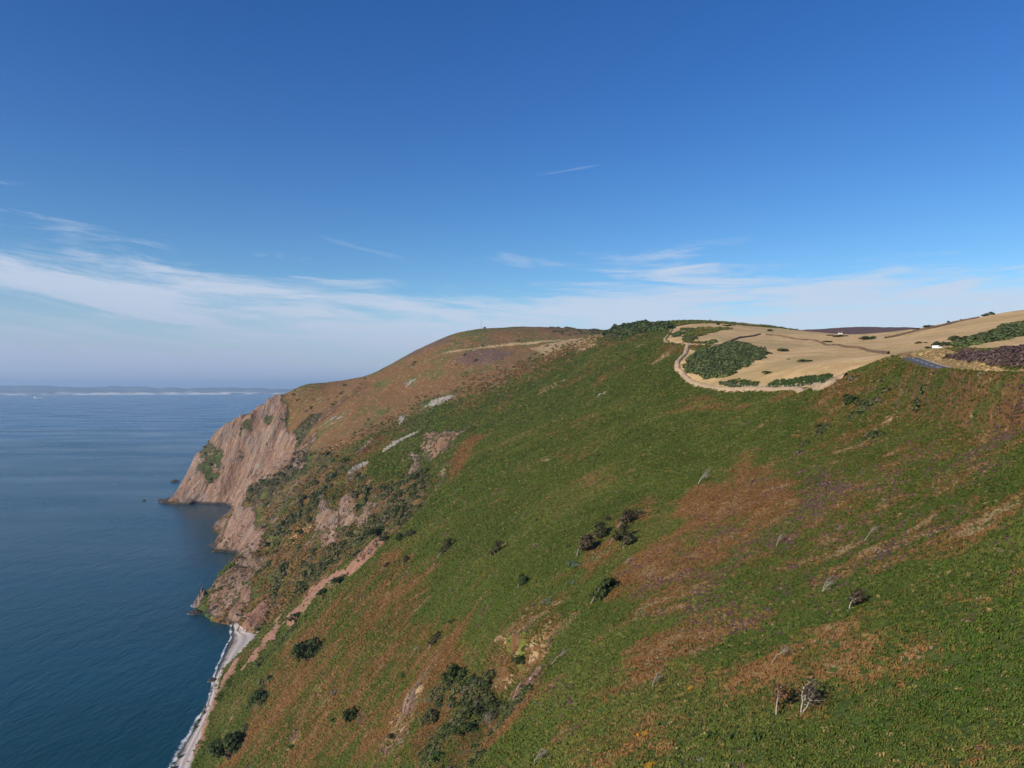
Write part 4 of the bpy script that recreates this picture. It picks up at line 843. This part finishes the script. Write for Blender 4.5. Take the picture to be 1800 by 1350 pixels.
bush('haw', 1115, 908, 38, 'wide olive brown bush at the top of the tree cluster', 1.3, 1, .75); bush('brown', 1068, 914, 16, 'small brown bush at the upper left of the tree cluster'); bush('haw', 1000, 962, 12, 'little olive bush left of the two-trunked tree')
bush('sage', 1012, 996, 40, 'grey green low bush just below the two-trunked tree', 1.3, 1, .7); bush('sage', 1008, 1026, 24, 'smaller grey green bush above the bare red soil'); bush('sage', 966, 1058, 26, 'grey green bush left of the bare red soil', 1.2, 1, .8); bush('sage', 938, 1066, 16, 'faint grey green bush at the left end of the grey green row')
bush('lime', 1017, 1072, 26, 'bright lime green bush beside the leaning evergreen')
bush('dark', 915, 1166, 28, 'dark bush at the foot of the bright mossy crag', 1, 1, 1.1); bush('dark', 800, 1200, 56, 'tall dark thicket at the head of the gully', 1, 1.2, 1.25); bush('haw', 762, 1268, 46, 'olive thicket on the left side of the gully', 1, 1.1, 1); bush('dark', 820, 1290, 44, 'dark thicket deep in the gully', 1.2, 1, .9)
bush('twig', 856, 1275, 40, 'pale leafless shrub on the right side of the gully', .8, .9, 1.3); bush('green', 770, 1340, 46, 'yellowish green thicket at the bottom of the gully'); bush('haw', 690, 1300, 26, 'small olive bush on the pale ground left of the gully'); bush('green', 710, 1190, 18, 'small green bush at the top of the pale ground')
for px, py, w, lab in ((600, 1022, 34, 'long dark bush hugging the upper edge of the red earth strip'), (572, 1044, 28, 'dark cliff-edge bush just downslope of the longest one'), (523, 1088, 30, 'dark cliff-edge bush nearest the top of the beach'), (665, 938, 34, 'dark green bush strip at the top end of the red earth strip'), (680, 950, 26, 'rounded dark bush at the upper end of the cliff edge')): bush('dark', px, py, w, lab, 1.5, 1.0, .7, yaw=.9)
for px, py, w, lab in ((958, 722, 9, 'small dark bush alone high on the far green slope'), (1052, 802, 8, 'small dark bush alone in the middle of the big green slope'), (903, 692, 6, 'left of two tiny dark bushes high on the green slope'), (914, 688, 5, 'right of two tiny dark bushes high on the green slope'), (687, 1020, 8, 'tiny dark bush below the brown shrubby trees'), (685, 1092, 9, 'tiny dark bush low on the green slope above the large evergreen bush')): bush('dark', px, py, w, lab)
YG = 'yellow flowering bushes near the bottom'
for px, py, w, lab in ((1134, 1291, 20, 'largest yellow orange bush in the bracken near the bottom'), (1163, 1310, 10, 'small yellow bush between two larger yellow ones'), (1145, 1347, 18, 'yellow orange bush at the very bottom of the photo'), (1160, 1280, 9, 'pale yellow bush right of the largest yellow one'), (1216, 1212, 16, 'yellow bush in rusty bracken near the thin bent sapling')): bush('yellow', px, py, w * 1.5, lab, name='flowering_bush', group=YG)
FG = 'bushes in the dry fields'
for k, px, py, w, lab, a in (('green', 1378, 617, 20, 'oval green bush in the dry field, upper of the pair right of the big thicket', (1.2, 1, .5)), ('green', 1386, 632, 7, 'tiniest green bush in the dry field, between three larger ones', (1, 1, .6)), ('green', 1415, 636, 21, 'widest green bush in the middle of the dry field', (1.2, 1, .5)), ('green', 1350, 656, 18, 'green bush in the dry field closest to the gorse along the fence', (1.2, 1, .5)),
        ('dark', 1348, 622, 14, 'dark bush at the right tip of the big gorse thicket', (1.2, 1, .55)), ('brown', 1294, 606, 18, 'brown bush on the upper edge of the big gorse thicket', (1.2, 1, .4)), ('dark', 1353, 582, 11, 'dark dome-shaped bush on the skyline of the dry field', (1, 1, .55)), ('dark', 1524, 597, 24, 'round dark bush alone in the straw field beyond', (1.1, 1, .5)),
        ('haw', 1614, 604, 12, 'olive bush left of the dark trees near the white van', (1.1, 1, .6)), ('haw', 1627, 603, 8, 'small bush between the olive bush and the dark trees', (1, 1, .6)), ('green', 1630, 613, 13, 'light green bush by the white van', (1, 1, .7)), ('green', 1576, 628, 11, 'green bush at the roadside bend', (1, 1, .8)), ('brown', 1569, 627, 9, 'brown bush at the roadside bend', (1, 1, .8)),
        ('dark', 1614, 580, 12, 'lowest bush on the straw skyline at right', (1.1, 1, .5)), ('dark', 1631, 575, 14, 'wide bush on the straw skyline, second from the bottom', (1.1, 1, .5)), ('dark', 1667, 567, 8, 'rounded bush halfway up the straw skyline', (1, 1, .7)), ('dark', 1677, 566, 5, 'tiny bush halfway up the straw skyline', (1, 1, .7)), ('dark', 1690, 563, 6, 'small bush above the tiny one on the straw skyline', (1, 1, .6)), ('dark', 1731, 556, 12, 'flat bush left of the highest skyline bush', (1.1, 1, .6)), ('dark', 1741, 554, 12, 'highest bush on the straw skyline at right', (1, 1, .9)),
        ('dark', 1475, 592, 18, 'low dark bush below the white farmhouse', (1.2, 1, .35)), ('dark', 1458, 590, 10, 'dark bush left of the white farmhouse', (1.2, 1, .4)), ('green', 1456, 601, 16, 'low green bush on the field wall', (1.3, 1, .3)), ('dark', 1262, 571, 9, 'dark bush on the top of the field skyline', (1, 1, .6)), ('dark', 1280, 573, 14, 'wide low bush on the top of the field skyline', (1.4, 1, .35))):
    bush(k, px, py, w * 1.2, lab, *a, group=FG)
for k, px, py, w, lab in (('dark', 1649, 609, 24, 'dark broad tree directly behind the white van'), ('haw', 1684, 603, 36, 'largest dark tree, at the foot of the gorse belt'), ('dark', 1668, 608, 18, 'lower tree between the two large dark field trees')): bush(k, px, py, w, lab, 1.1, 1, .85, name='field_tree', cat='tree', group='dark trees by the white van')

# ---- stones: scree and the broken rock of the cliffs
def stone_mesh(seed, m):
    bm = bmesh.new(); bmesh.ops.create_icosphere(bm, subdivisions=1, radius=1); r = np.random.RandomState(seed)
    for v in bm.verts: v.co *= r.uniform(.6, 1.15); v.co.z *= .7
    me = bpy.data.meshes.new('stone'); bm.to_mesh(me); bm.free(); me.materials.append(m); return me
def stone_protos():
    m, b = mat('stone'); a = b.new('ShaderNodeAttribute', attribute_name='tint', attribute_type='INSTANCER').outputs['Color']; n = b.noise(b.new('ShaderNodeNewGeometry').outputs['Position'], 1.5, 4, .7)
    f = b.math('ADD', .65, b.math('MULTIPLY', n, .7)); c = b.mix(1.0, a, (1, 1, 1)); c.node.blend_type = 'MULTIPLY'; b.l.new(b.comb(f, f, f), c.node.inputs[7]); b.l.new(c, b.p.inputs['Base Color']); L = []
    for s in range(3):
        o = put('stone', stone_mesh(s, m)); x, y = G.at(765 + 6 * s, 709 - 3 * s); o.location = (x, y, float(G.z(x, y))); o['tint'] = (.4, .36, .32); tag(o, kind='stuff'); L.append(o)
    PROTO['stone'] = L
stone_protos()
def stones():
    x, y, z, s = spread(70, 1400, lambda r: max(.9, r / 330)); n = len(x); v = {k: CG(k, x, y) for k in ('rock', 'scree', 'red')}; q = .5 + .8 * fbm(x / 9, y / 9, 3)
    k = (v['scree'] + 1.2 * (q - .5) > .72); scatter('scree_stones', 'stone', x[k], y[k], z[k], (s * rng.uniform(.3, .9, n))[k], lerp((.24,.205,.165), (.40,.355,.30), rng.rand(n))[k], 'pale grey scree stones in streaks down the far slope', 'stones')
    k = (v['rock'] + 1.0 * (q - .5) > .80) & (rng.rand(n) < .12) & (z > 6); scatter('rock_debris', 'stone', x[k], y[k], z[k], (s * rng.uniform(.25, .75, n))[k], lerp((.24,.165,.12), (.40,.29,.22), rng.rand(n))[k], 'pinkish broken rock on the cliffs', 'rocks')
stones()
def beach_stones():
    b = sweep(SHORE_B, 10); k = rng.randint(0, len(b), 420); p = b[k] + rng.normal(0, 2.2, (420, 2)); n = len(p); z = np.full(n, 2.6) + .15 * rng.normal(0, 1, n); t = rng.rand(n)
    scatter('beach_boulders', 'stone', p[:, 0], p[:, 1], z, .25 + 1.3 * t ** 4, lerp((.20,.14,.115), (.40,.33,.28), rng.rand(n)), 'fallen boulders along the foot of the cliff behind the shingle beach', 'boulders')
beach_stones()

# ---- sea rocks
ROCKM = plain('sea_rock', (.17,.125,.095), .85, .45, .35); ROCKD = plain('wet_rock', (.050,.045,.040), .6, .35, .5)
FOAM = []
def sea_rock(px, py, w, h, d, seed, label, pointed=.0, m=None, yaw=0):
    Y = CAMZ * F / (py - HY); x = (px - CX) / F * Y; r = np.random.RandomState(seed); bm = bmesh.new(); bmesh.ops.create_icosphere(bm, subdivisions=4, radius=1)
    co = np.array([v.co for v in bm.verts]); n = fbm(co[:, 0] * 1.3 + seed, co[:, 1] * 1.3 + co[:, 2], 4, ridged=True) + .6 * fbm(co[:, 2] * 3 + seed, co[:, 0] * 3 - co[:, 1], 3, ridged=True)
    co *= (0.70 + .32 * n)[:, None]; up = np.clip(co[:, 2], 0, 1); co[:, :2] *= (1 - pointed * up ** .7)[:, None]; co[:, 0] += .15 * up * pointed
    for v, c in zip(bm.verts, co): v.co = (c[0] * w / 2 * 1.25, c[1] * d / 2 * 1.25, c[2] * h * 1.2)
    me = bpy.data.meshes.new('sea_rock'); bm.to_mesh(me); bm.free(); me.materials.append(m or ROCKM); o = put('sea_rock', me, None, (x, Y, -.1 * h)); o.rotation_euler = (0, 0, yaw); tag(o, label, 'rock', 'rocks in the sea below the cliffs'); FOAM.append((x, Y, max(w, d) / 2 * 1.15)); return o
sea_rock(355, 1064, 16, 15, 14, 3, 'pointed sea stack standing off the nearest rocky point', .65)
sea_rock(343, 1078, 11, 3.2, 7, 5, 'low dark rock in front of the pointed sea stack', .2, ROCKD)
sea_rock(378, 1080, 13, 7, 10, 6, 'dark wet boulder at the foot of the nearest rocky point', .3, ROCKD)
sea_rock(384, 960, 22, 6, 12, 7, 'low rock spit at the tip of the middle point', .25, ROCKD); sea_rock(396, 957, 22, 11, 14, 8, 'taller rock behind the spit of the middle point', .35)
sea_rock(296, 883, 30, 7, 12, 9, 'dark rock ledge running out from the far headland', .25, ROCKD); sea_rock(284, 881, 14, 4, 8, 12, 'outermost dark rock off the far headland', .2, ROCKD); sea_rock(314, 881, 24, 13, 14, 13, 'blocky rock against the foot of the far headland', .35)
sea_rock(307, 847, 18, 4.5, 9, 10, 'small dark skerry in open water behind the far headland', .25, ROCKD)
sea_rock(253, 880, 7, 1.8, 4, 11, 'tiny rock farthest out in the water', .2, ROCKD)
sea_rock(373, 1197, 5, 2.2, 4, 14, 'dark boulder in the surf along the beach', .2, ROCKD)

# ---- beach
def beach():
    A = np.array(sweep(SHORE_W, 8)); B = np.array(sweep(SHORE_B, 8)); t = np.linspace(0, 1, 90)
    def res(p): d = np.concatenate([[0], np.cumsum(np.hypot(*np.diff(p, axis=0).T))]); u = np.linspace(0, d[-1], 90); return np.stack([np.interp(u, d, p[:, 0]), np.interp(u, d, p[:, 1])], 1)
    A, B = res(A), res(B); k = 22; V = []
    for i in range(90):
        for j in range(k):
            s = -.35 + 1.55 * j / (k - 1); p = A[i] * (1 - s) + B[i] * s; sc = max(0, min(s, 1.2)); z = -1.0 if s < -.1 else (-.1 + 2.9 * sc ** .75 + .22 * math.sin(sc * 17) * (sc > .12)) + (1.2 * (s - 1) if s > 1 else 0)
            V.append((p[0], p[1], z + .12 * float(perlin(np.array(p[0] / 4), np.array(p[1] / 4)))))
    q = [(i * k + j, i * k + j + 1, (i + 1) * k + j + 1, (i + 1) * k + j) for i in range(89) for j in range(k - 1)]
    m, b = mat('shingle'); P = b.new('ShaderNodeNewGeometry').outputs['Position']; n = b.noise(P, .9, 5, .7); n2 = b.noise(P, .12, 4, .6); z = b.sep(P)[2]
    c = b.mix(b.step(n, .4, .62), (.39,.345,.31), (.52,.465,.42)); c = b.mix(b.math('MULTIPLY', b.step(n2, .45, .7), .4), c, (.46,.37,.31))
    wet = b.step(b.math('ADD', z, b.math('MULTIPLY', n2, .8)), 1.35, .75); c = b.mix(wet, c, (.085,.072,.062)); b.l.new(c, b.p.inputs['Base Color']); b.l.new(link_bump(b, n, .6, .5), b.p.inputs['Normal'])
    tag(put('beach', new_mesh('beach', V, q, m)), kind='structure')
beach()
# ---- surf
def foam_material():
    m, b = mat('foam'); P = b.new('ShaderNodeNewGeometry').outputs['Position']; uv = b.new('ShaderNodeAttribute', attribute_name='across').outputs['Fac']
    n = b.noise(P, .10, 6, .70, .4); n2 = b.noise(P, .9, 4, .7); f = b.math('ADD', uv, b.math('MULTIPLY', b.math('SUBTRACT', b.math('ADD', b.math('MULTIPLY', n, .65), b.math('MULTIPLY', n2, .35)), .5), 3.0)); f = b.step(f, .58, 1.1)
    b.p.inputs['Base Color'].default_value = (.78, .80, .80, 1); t = b.new('ShaderNodeBsdfTransparent'); mx = b.new('ShaderNodeMixShader'); b.l.new(b.math('MULTIPLY', f, .92), mx.inputs[0]); b.l.new(t.outputs[0], mx.inputs[1]); b.l.new(b.p.outputs[0], mx.inputs[2]); b.l.new(mx.outputs[0], b.o.inputs[0]); return m
FM = foam_material()
def foam(pts, w, z, off=0, closed=False, amp=1.0):
    p = np.array(pts); t = np.gradient(p, axis=0); t /= np.linalg.norm(t, axis=1)[:, None] + 1e-9; nr = np.stack([-t[:, 1], t[:, 0]], 1); V = []; A = []
    wob = fbm(p[:, 0] / 30, p[:, 1] / 30, 4)[:, None] * 2.5 * amp; w = np.asarray(w) * np.ones((len(p), 1))
    for s, a in ((-1, 0), (-.45, .8), (0, .95 * amp), (.45, .6), (1, 0)):
        V.append(np.concatenate([p + nr * (off + w * s * .5 * (1 + .5 * wob / 2) + wob), np.full((len(p), 1), z)], 1)); A.append(np.full(len(p), a))
    V = np.stack(V, 1).reshape(-1, 3); A = np.stack(A, 1).reshape(-1); n = len(p); q = [(i * 5 + j, i * 5 + j + 1, i * 5 + 6 + j, i * 5 + 5 + j) for i in range(n - 1) for j in range(4)]
    return V, q, A
def surf():
    VV, QQ, AA = [], [], []
    def addp(r): o = sum(len(v) for v in VV); VV.append(r[0]); QQ.extend([tuple(i + o for i in f) for f in r[1]]); AA.append(r[2])
    sw = sweep(SHORE_W, 14); sw = np.concatenate([np.linspace(a, b_, 4, endpoint=False) for a, b_ in zip(sw[:-1], sw[1:])]); addp(foam(sw, (3.2 + 5.0 * ss(sw[:, 1], 470, 340))[:, None], .16, 1.4)); 
    cv = sweep([(-459,1191),(-485,1225),(-507,1239),(-540,1240),(-575,1240)], 12); addp(foam(cv, 5.5, .09, 2.0, amp=.8))
    cv = sweep([(-318,845),(-327,868),(-340,885),(-352,890)], 10); addp(foam(cv, 6.0, .10, 1.0, amp=.9))
    cv = sweep([(-236,604),(-243,613),(-255,622),(-266,628)], 10); addp(foam(cv, 3.0, .11, 1.0, amp=.7))
    for i, (x, y, r) in enumerate(FOAM): a = np.linspace(0, 6.283, 40); addp(foam(np.stack([x + r * np.cos(a), y + r * .8 * np.sin(a)], 1), min(3.4, r * .6), .13 + .01 * i, amp=.62 if r > 7 else .5))
    me = new_mesh('surf_foam', np.concatenate(VV), QQ, FM); a = me.attributes.new('across', 'FLOAT', 'POINT'); a.data.foreach_set('value', np.concatenate(AA).astype('f')); tag(put('surf_foam', me), kind='stuff')
surf()

# ---- road
def road():
    p = ROAD[:, :2]; t = np.gradient(p, axis=0); t /= np.linalg.norm(t, axis=1)[:, None]; nr = np.stack([-t[:, 1], t[:, 0]], 1); Vs = []
    for s in (-2.85, -1.4, 0, 1.4, 2.85): Vs.append(np.concatenate([p + nr * s, (ROAD[:, 2] + .02 - .012 * abs(s))[:, None]], 1))
    V = np.stack(Vs, 1).reshape(-1, 3); n = len(p); q = [(i * 5 + j, i * 5 + 5 + j, i * 5 + 6 + j, i * 5 + j + 1) for i in range(n - 1) for j in range(4)]
    m, b = mat('asphalt'); P = b.new('ShaderNodeNewGeometry').outputs['Position']; k = b.noise(P, .35, 5, .7); b.l.new(b.mix(b.step(k, .35, .65), (.085,.083,.085), (.13,.125,.122)), b.p.inputs['Base Color']); o = tag(put('road', new_mesh('road', V, q, m)), kind='structure')
    wm = plain('road_paint', (.78,.77,.73), .6, .1, 2)
    d = np.concatenate([[0], np.cumsum(np.hypot(*np.diff(p, axis=0).T))])
    def strip(s0, s1, off, w, name, lift):
        u = np.linspace(s0, s1, max(3, int((s1 - s0) / 1.5))); c = np.stack([np.interp(u, d, p[:, 0]), np.interp(u, d, p[:, 1])], 1); z = np.interp(u, d, ROAD[:, 2]); g = np.stack([np.interp(u, d, nr[:, 0]), np.interp(u, d, nr[:, 1])], 1)
        V = []; [V.extend([(*(c[i] + g[i] * (off - w)), z[i] + lift), (*(c[i] + g[i] * (off + w)), z[i] + lift)]) for i in range(len(u))]
        put(name, new_mesh(name, V, [(2 * i, 2 * i + 2, 2 * i + 3, 2 * i + 1) for i in range(len(u) - 1)], wm), o)
    s = 36.0
    while s < 240: strip(s, s + 5.5, 0, .10, 'centre_dash', .034); s += 9.0
    strip(100, 150, 2.62, .07, 'edge_line', .012)
road()

# ---- earth banks and field walls
BANKM = None
def bank_material(name, A, B, C):
    m, b = mat(name); P = b.new('ShaderNodeNewGeometry').outputs['Position']; n = b.noise(P, .9, 5, .7); n2 = b.noise(P, .16, 4, .65)
    c = b.mix(b.step(n2, .4, .6), A, B); c = b.mix(b.math('MULTIPLY', b.step(n, .5, .68), .8), c, C); b.l.new(c, b.p.inputs['Base Color']); b.l.new(link_bump(b, n, 1, .8), b.p.inputs['Normal']); return m
def bank(name, pts, w, h, m, label, cat, group=None):
    q = np.array([G.at(*p) for p in pts]); p = sweep(q, 10); d = np.concatenate([[0], np.cumsum(np.hypot(*np.diff(p, axis=0).T))]); n = int(d[-1] / 1.1); u = np.linspace(0, d[-1], n); p = np.stack([np.interp(u, d, p[:, 0]), np.interp(u, d, p[:, 1])], 1)
    t = np.gradient(p, axis=0); t /= np.linalg.norm(t, axis=1)[:, None] + 1e-9; nr = np.stack([-t[:, 1], t[:, 0]], 1); V = []
    prof = [(-1, -.35), (-.72, .35), (-.42, .85), (0, 1), (.42, .85), (.72, .35), (1, -.35)]
    for s, z in prof:
        x, y = (p + nr * (s * w / 2 * (1 + .5 * fbm(u / 5 + s * 3, u * 0 + 2, 3))[:, None])).T
        V.append(np.stack([x, y, G.z(x, y) + z * h * (1 + .55 * fbm(u / 3.2 + s, u * 0 + s * 2, 3)) * (1 if z > 0 else 1)], 1))
    V = np.stack(V, 1).reshape(-1, 3); k = len(prof); f = [(i * k + j, i * k + k + j, i * k + k + 1 + j, i * k + j + 1) for i in range(n - 1) for j in range(k - 1)]
    o = put(name, new_mesh(name, V, f, m)); return tag(o, label, cat, group)
EB = bank_material('earth_bank', (.44,.30,.19), (.50,.37,.22), (.30,.22,.13)); FB = bank_material('field_hedge', (.15,.095,.062), (.22,.145,.085), (.09,.075,.04))
bank('earth_bank', [(1209,606),(1205,620),(1195,633),(1190,645),(1197,656),(1210,669),(1226,677),(1260,684),(1300,687),(1350,687),(1400,686),(1440,682),(1456,677),(1470,670),(1486,663)], 4.8, 1.6, EB, 'pale earth bank curving round the lower edge of the dry field', 'earth bank')
bank('earth_bank', [(1181,580),(1173,591),(1168,598),(1180,602),(1200,605),(1222,607),(1240,608)], 3.6, 1.3, EB, 'shorter pale bank kinking at the upper corner of the dry field', 'earth bank')
bank('field_hedge', [(1246,608),(1270,606),(1290,598),(1310,593),(1336,588)], 2.0, 1.3, FB, 'brown hedge line arching over the big gorse thicket', 'hedge')
bank('field_hedge', [(1346,589),(1370,591),(1400,597),(1440,602),(1480,609),(1520,615),(1562,622)], 2.0, 1.3, FB, 'long brown hedge line crossing the straw fields towards the road', 'hedge')
bank('field_hedge', [(1556,595),(1600,585),(1640,577),(1680,567),(1720,559)], 2.4, 1.6, FB, 'thin brown hedge line climbing the straw hill', 'hedge')
# ---- fence along the bank
POSTM = plain('weathered_timber', (.50,.45,.38), .85, .15, 8)
def fence(pts, label, gap=2.8, hgt=1.25):
    q = sweep(np.array([G.at(*p) for p in pts]), 12); d = np.concatenate([[0], np.cumsum(np.hypot(*np.diff(q, axis=0).T))]); u = np.arange(0, d[-1], gap); x = np.interp(u, d, q[:, 0]); y = np.interp(u, d, q[:, 1]); z = G.z(x, y)
    e = put('post_fence', None, None, (x[0], y[0], z[0])); tag(e, label, 'fence'); pm = MB(); pm.box((0, 0, hgt / 2 - .25), (.15, .15, hgt + .5), .85); me = pm.mesh('post', POSTM, False); wb = MB()
    for i in range(len(u)):
        o = put('post', me, e, (x[i] - x[0], y[i] - y[0], z[i] - z[0])); o.rotation_euler = (rng.normal(0, .05), rng.normal(0, .05), rng.rand() * .6); o.scale = (1, 1, rng.uniform(.9, 1.12))
    for k in (.35, .7, 1.05): wb.tube([(x[i] - x[0], y[i] - y[0], z[i] - z[0] + k) for i in range(len(u))], [.012] * len(u), 3)
    wb.part('wire', plain('fence_wire_%s' % label[:4], (.3,.29,.28), .5), e)
fence([(1270,675),(1300,680),(1350,681),(1400,680),(1440,675),(1462,667)], 'post and wire fence between the earth bank and the green strip')
fence([(1240,606),(1246,604),(1256,601)], 'short run of pale posts at the end of the upper bank', 3.5)

# ---- radio mast and hut on the summit
def mast():
    x, y = G.at(846, 578); z = float(G.z(x, y)); e = put('radio_mast', None, None, (x, y, z)); tag(e, 'slender lattice radio mast on the rounded summit', 'mast'); m = plain('galvanised_steel', (.30,.30,.31), .5, 0, 1, .3); h = 17.5
    b = MB(); c = [(.34 * math.cos(a), .34 * math.sin(a)) for a in (0, 2.094, 4.189)]
    for cx, cy in c: b.tube([(cx, cy, -1), (cx * .6, cy * .6, h)], [.075, .06], 5)
    b.part('leg', m, e); b = MB(); n = 16
    for i in range(n):
        f0, f1 = i / n, (i + 1) / n
        for k in range(3): a, q = c[k], c[(k + 1) % 3]; b.tube([(a[0] * (1 - .4 * f0), a[1] * (1 - .4 * f0), h * f0), (q[0] * (1 - .4 * f1), q[1] * (1 - .4 * f1), h * f1)], [.04, .04], 3)
    b.part('bracing', m, e); b = MB(); b.tube([(0, 0, h - .5), (0, 0, h + 4)], [.06, .03], 5); b.part('aerial', m, e)
    for hz in (10, 14): b = MB(); b.tube([(.5, 0, hz), (.5, 0, hz + 2)], [.12, .12], 6); b.part('antenna_panel', plain('antenna_grey', (.5,.5,.5)), e)
    x, y = G.at(852, 578); z = float(G.z(x, y)); e = put('hut', None, None, (x, y, z)); tag(e, 'small dark equipment hut beside the radio mast', 'hut'); w = plain('hut_boards', (.075,.065,.055), .8, .2, 2)
    b = MB(); b.box((0, 0, 1.0), (4.2, 3.0, 3.0)); b.part('wall', w, e); b = MB(); b.v += [(-2.4, -1.8, 2.45), (2.4, -1.8, 2.45), (2.4, 0, 3.5), (-2.4, 0, 3.5), (-2.4, 1.8, 2.45), (2.4, 1.8, 2.45)]; b.f += [(0, 1, 2, 3), (3, 2, 5, 4)]; b.part('roof', plain('hut_roof', (.09,.085,.08), .7), e); b = MB(); b.box((.6, -1.53, .9), (.9, .06, 1.9)); b.part('door', plain('hut_door', (.12,.10,.08)), e)
mast()
# ---- white van
def van():
    x, y = G.at(1647, 613.5); z = float(G.z(x, y)); e = put('parked_van', None, None, (x, y, z + .02)); e.rotation_euler = (0, 0, math.radians(-24)); tag(e, 'white van parked in the field below the dark trees', 'van')
    L = metres(1647, 613, 14.5); k = L / 5.4; e.scale = (k, k, k); wp = plain('van_paint', (.80,.80,.79), .35); gl = plain('van_glass', (.03,.035,.04), .1); rb = plain('rubber', (.02,.02,.02), .8)
    bm = bmesh.new(); pr = [(-2.7, .45), (2.55, .45), (2.7, .75), (2.62, 1.15), (2.05, 1.32), (1.45, 2.15), (1.2, 2.3), (-2.55, 2.32), (-2.7, 2.15)]
    lo = [bm.verts.new((a, -.97, c)) for a, c in pr]; hi = [bm.verts.new((a, .97, c)) for a, c in pr]; bm.faces.new(lo); bm.faces.new(hi[::-1]); n = len(pr)
    for i in range(n): bm.faces.new((lo[(i + 1) % n], lo[i], hi[i], hi[(i + 1) % n]))
    bmesh.ops.recalc_face_normals(bm, faces=bm.faces); bmesh.ops.bevel(bm, geom=[q for q in bm.edges], offset=.06, segments=2, affect='EDGES'); me = bpy.data.meshes.new('body'); bm.to_mesh(me); bm.free(); me.materials.append(wp); put('body', me, e)
    for s in (-1, 1):
        b = MB(); Y = s * .985; b.quad((1.9, Y, 1.36), (.75, Y, 1.36), (.75, Y, 2.02), (1.45, Y, 2.02)); b.part('side_window', gl, e)
        for a in (-1.75, 1.75):
            b = MB(); b.tube([(a, s * .72, .36), (a, s * .99, .36)], [.36, .36], 18); b.v.append((a, s * .99, .36)); c = len(b.v) - 1; b.f += [(c, 18 + i, 18 + (i + 1) % 18, c) for i in range(18)]
            b.f = [f if len(set(f)) == 4 else f for f in b.f]; b.part('wheel', rb, e)
    b = MB(); b.quad((2.10, -.8, 1.36), (2.10, .8, 1.36), (1.52, .75, 2.12), (1.52, -.75, 2.12)); b.part('windscreen', gl, e)
    for s in (-1, 1): b = MB(); b.box((2.66, s * .7, .92), (.08, .3, .18)); b.part('headlight', plain('lamp_glass', (.7,.7,.68), .2), e)
van()
# ---- white farmhouse on the moor edge
def house():
    x, y = G.at(1477, 587.5); z = float(G.z(x, y)); e = put('farmhouse', None, None, (x, y, z - .3)); k = metres(1477, 587, 5.5) / 11; e.scale = (k, k, k); tag(e, 'tiny white farmhouse below the brown moor', 'house'); w = plain('whitewash', (.78,.76,.72), .8)
    b = MB(); b.box((0, 0, 2.0), (11, 6, 5)); b.part('wall', w, e); r = MB(); r.v += [(-5.7, -3.4, 4.4), (5.7, -3.4, 4.4), (5.7, 0, 7), (-5.7, 0, 7), (-5.7, 3.4, 4.4), (5.7, 3.4, 4.4)]; r.f += [(0, 1, 2, 3), (3, 2, 5, 4)]; rf = r.part('roof', plain('slate', (.12,.115,.12), .7), e)
    for s in (-4.6, 4.6): c = MB(); c.box((s, 0, 7), (1, 1, 1.8)); put('chimney', c.mesh('chimney', w, False), rf)
    for a in (-3.4, 0, 3.4):
        for h in (1.4, 3.4): c = MB(); c.box((a, -3.02, h), (1.0, .08, 1.1)); c.part('window', plain('dark_pane', (.04,.045,.05), .2), e)
house()
# ---- tanker far out at sea
def ship():
    px, py = 70, 700.5; Y = CAMZ * F / (py - HY); x = (px - CX) / F * Y; k = 21 / F * Y / 240; e = put('tanker_ship', None, None, (x, Y, 0)); e.scale = (k, k, k); tag(e, 'long grey tanker with a white superstructure far out on the sea', 'ship')
    hull = plain('ship_hull', (.34,.37,.42), .6); wh = plain('ship_white', (.82,.82,.80), .5); bm = bmesh.new(); rings = []
    for X, wd in ((-120, 12), (-112, 17), (-60, 20), (60, 20), (100, 14), (120, 1)): rings.append([bm.verts.new((X + (6 if zz > 5 and X > 90 else 0), s * wd * (1 if zz > 5 else .82), zz)) for s, zz in ((-1, 11), (-1, -4), (1, -4), (1, 11))])
    for a, b2 in zip(rings[:-1], rings[1:]):
        for i in range(4): bm.faces.new((a[i], a[(i + 1) % 4], b2[(i + 1) % 4], b2[i]))
    bm.faces.new(rings[0][::-1]); bm.faces.new(rings[-1]); bmesh.ops.recalc_face_normals(bm, faces=bm.faces); me = bpy.data.meshes.new('hull'); bm.to_mesh(me); bm.free(); me.materials.append(hull); put('hull', me, e)
    b = MB(); b.box((-94, 0, 24), (30, 36, 26)); b.box((-94, 0, 40), (20, 40, 7)); b.part('superstructure', wh, e); b = MB(); b.box((-109, 0, 24), (6, 10, 22), .8); b.part('funnel', wh, e)
    b = MB(); [b.box((X, 0, 14), (22, 24, 6), .9) for X in (-60, -30, 0, 30, 60)]; b.part('tank_deck', plain('ship_deck', (.5,.5,.5), .6), e)
    for X in (20, 100): b = MB(); b.tube([(X, 0, 10), (X, 0, 34)], [.7, .4], 5); b.part('deck_mast', wh, e)
ship()
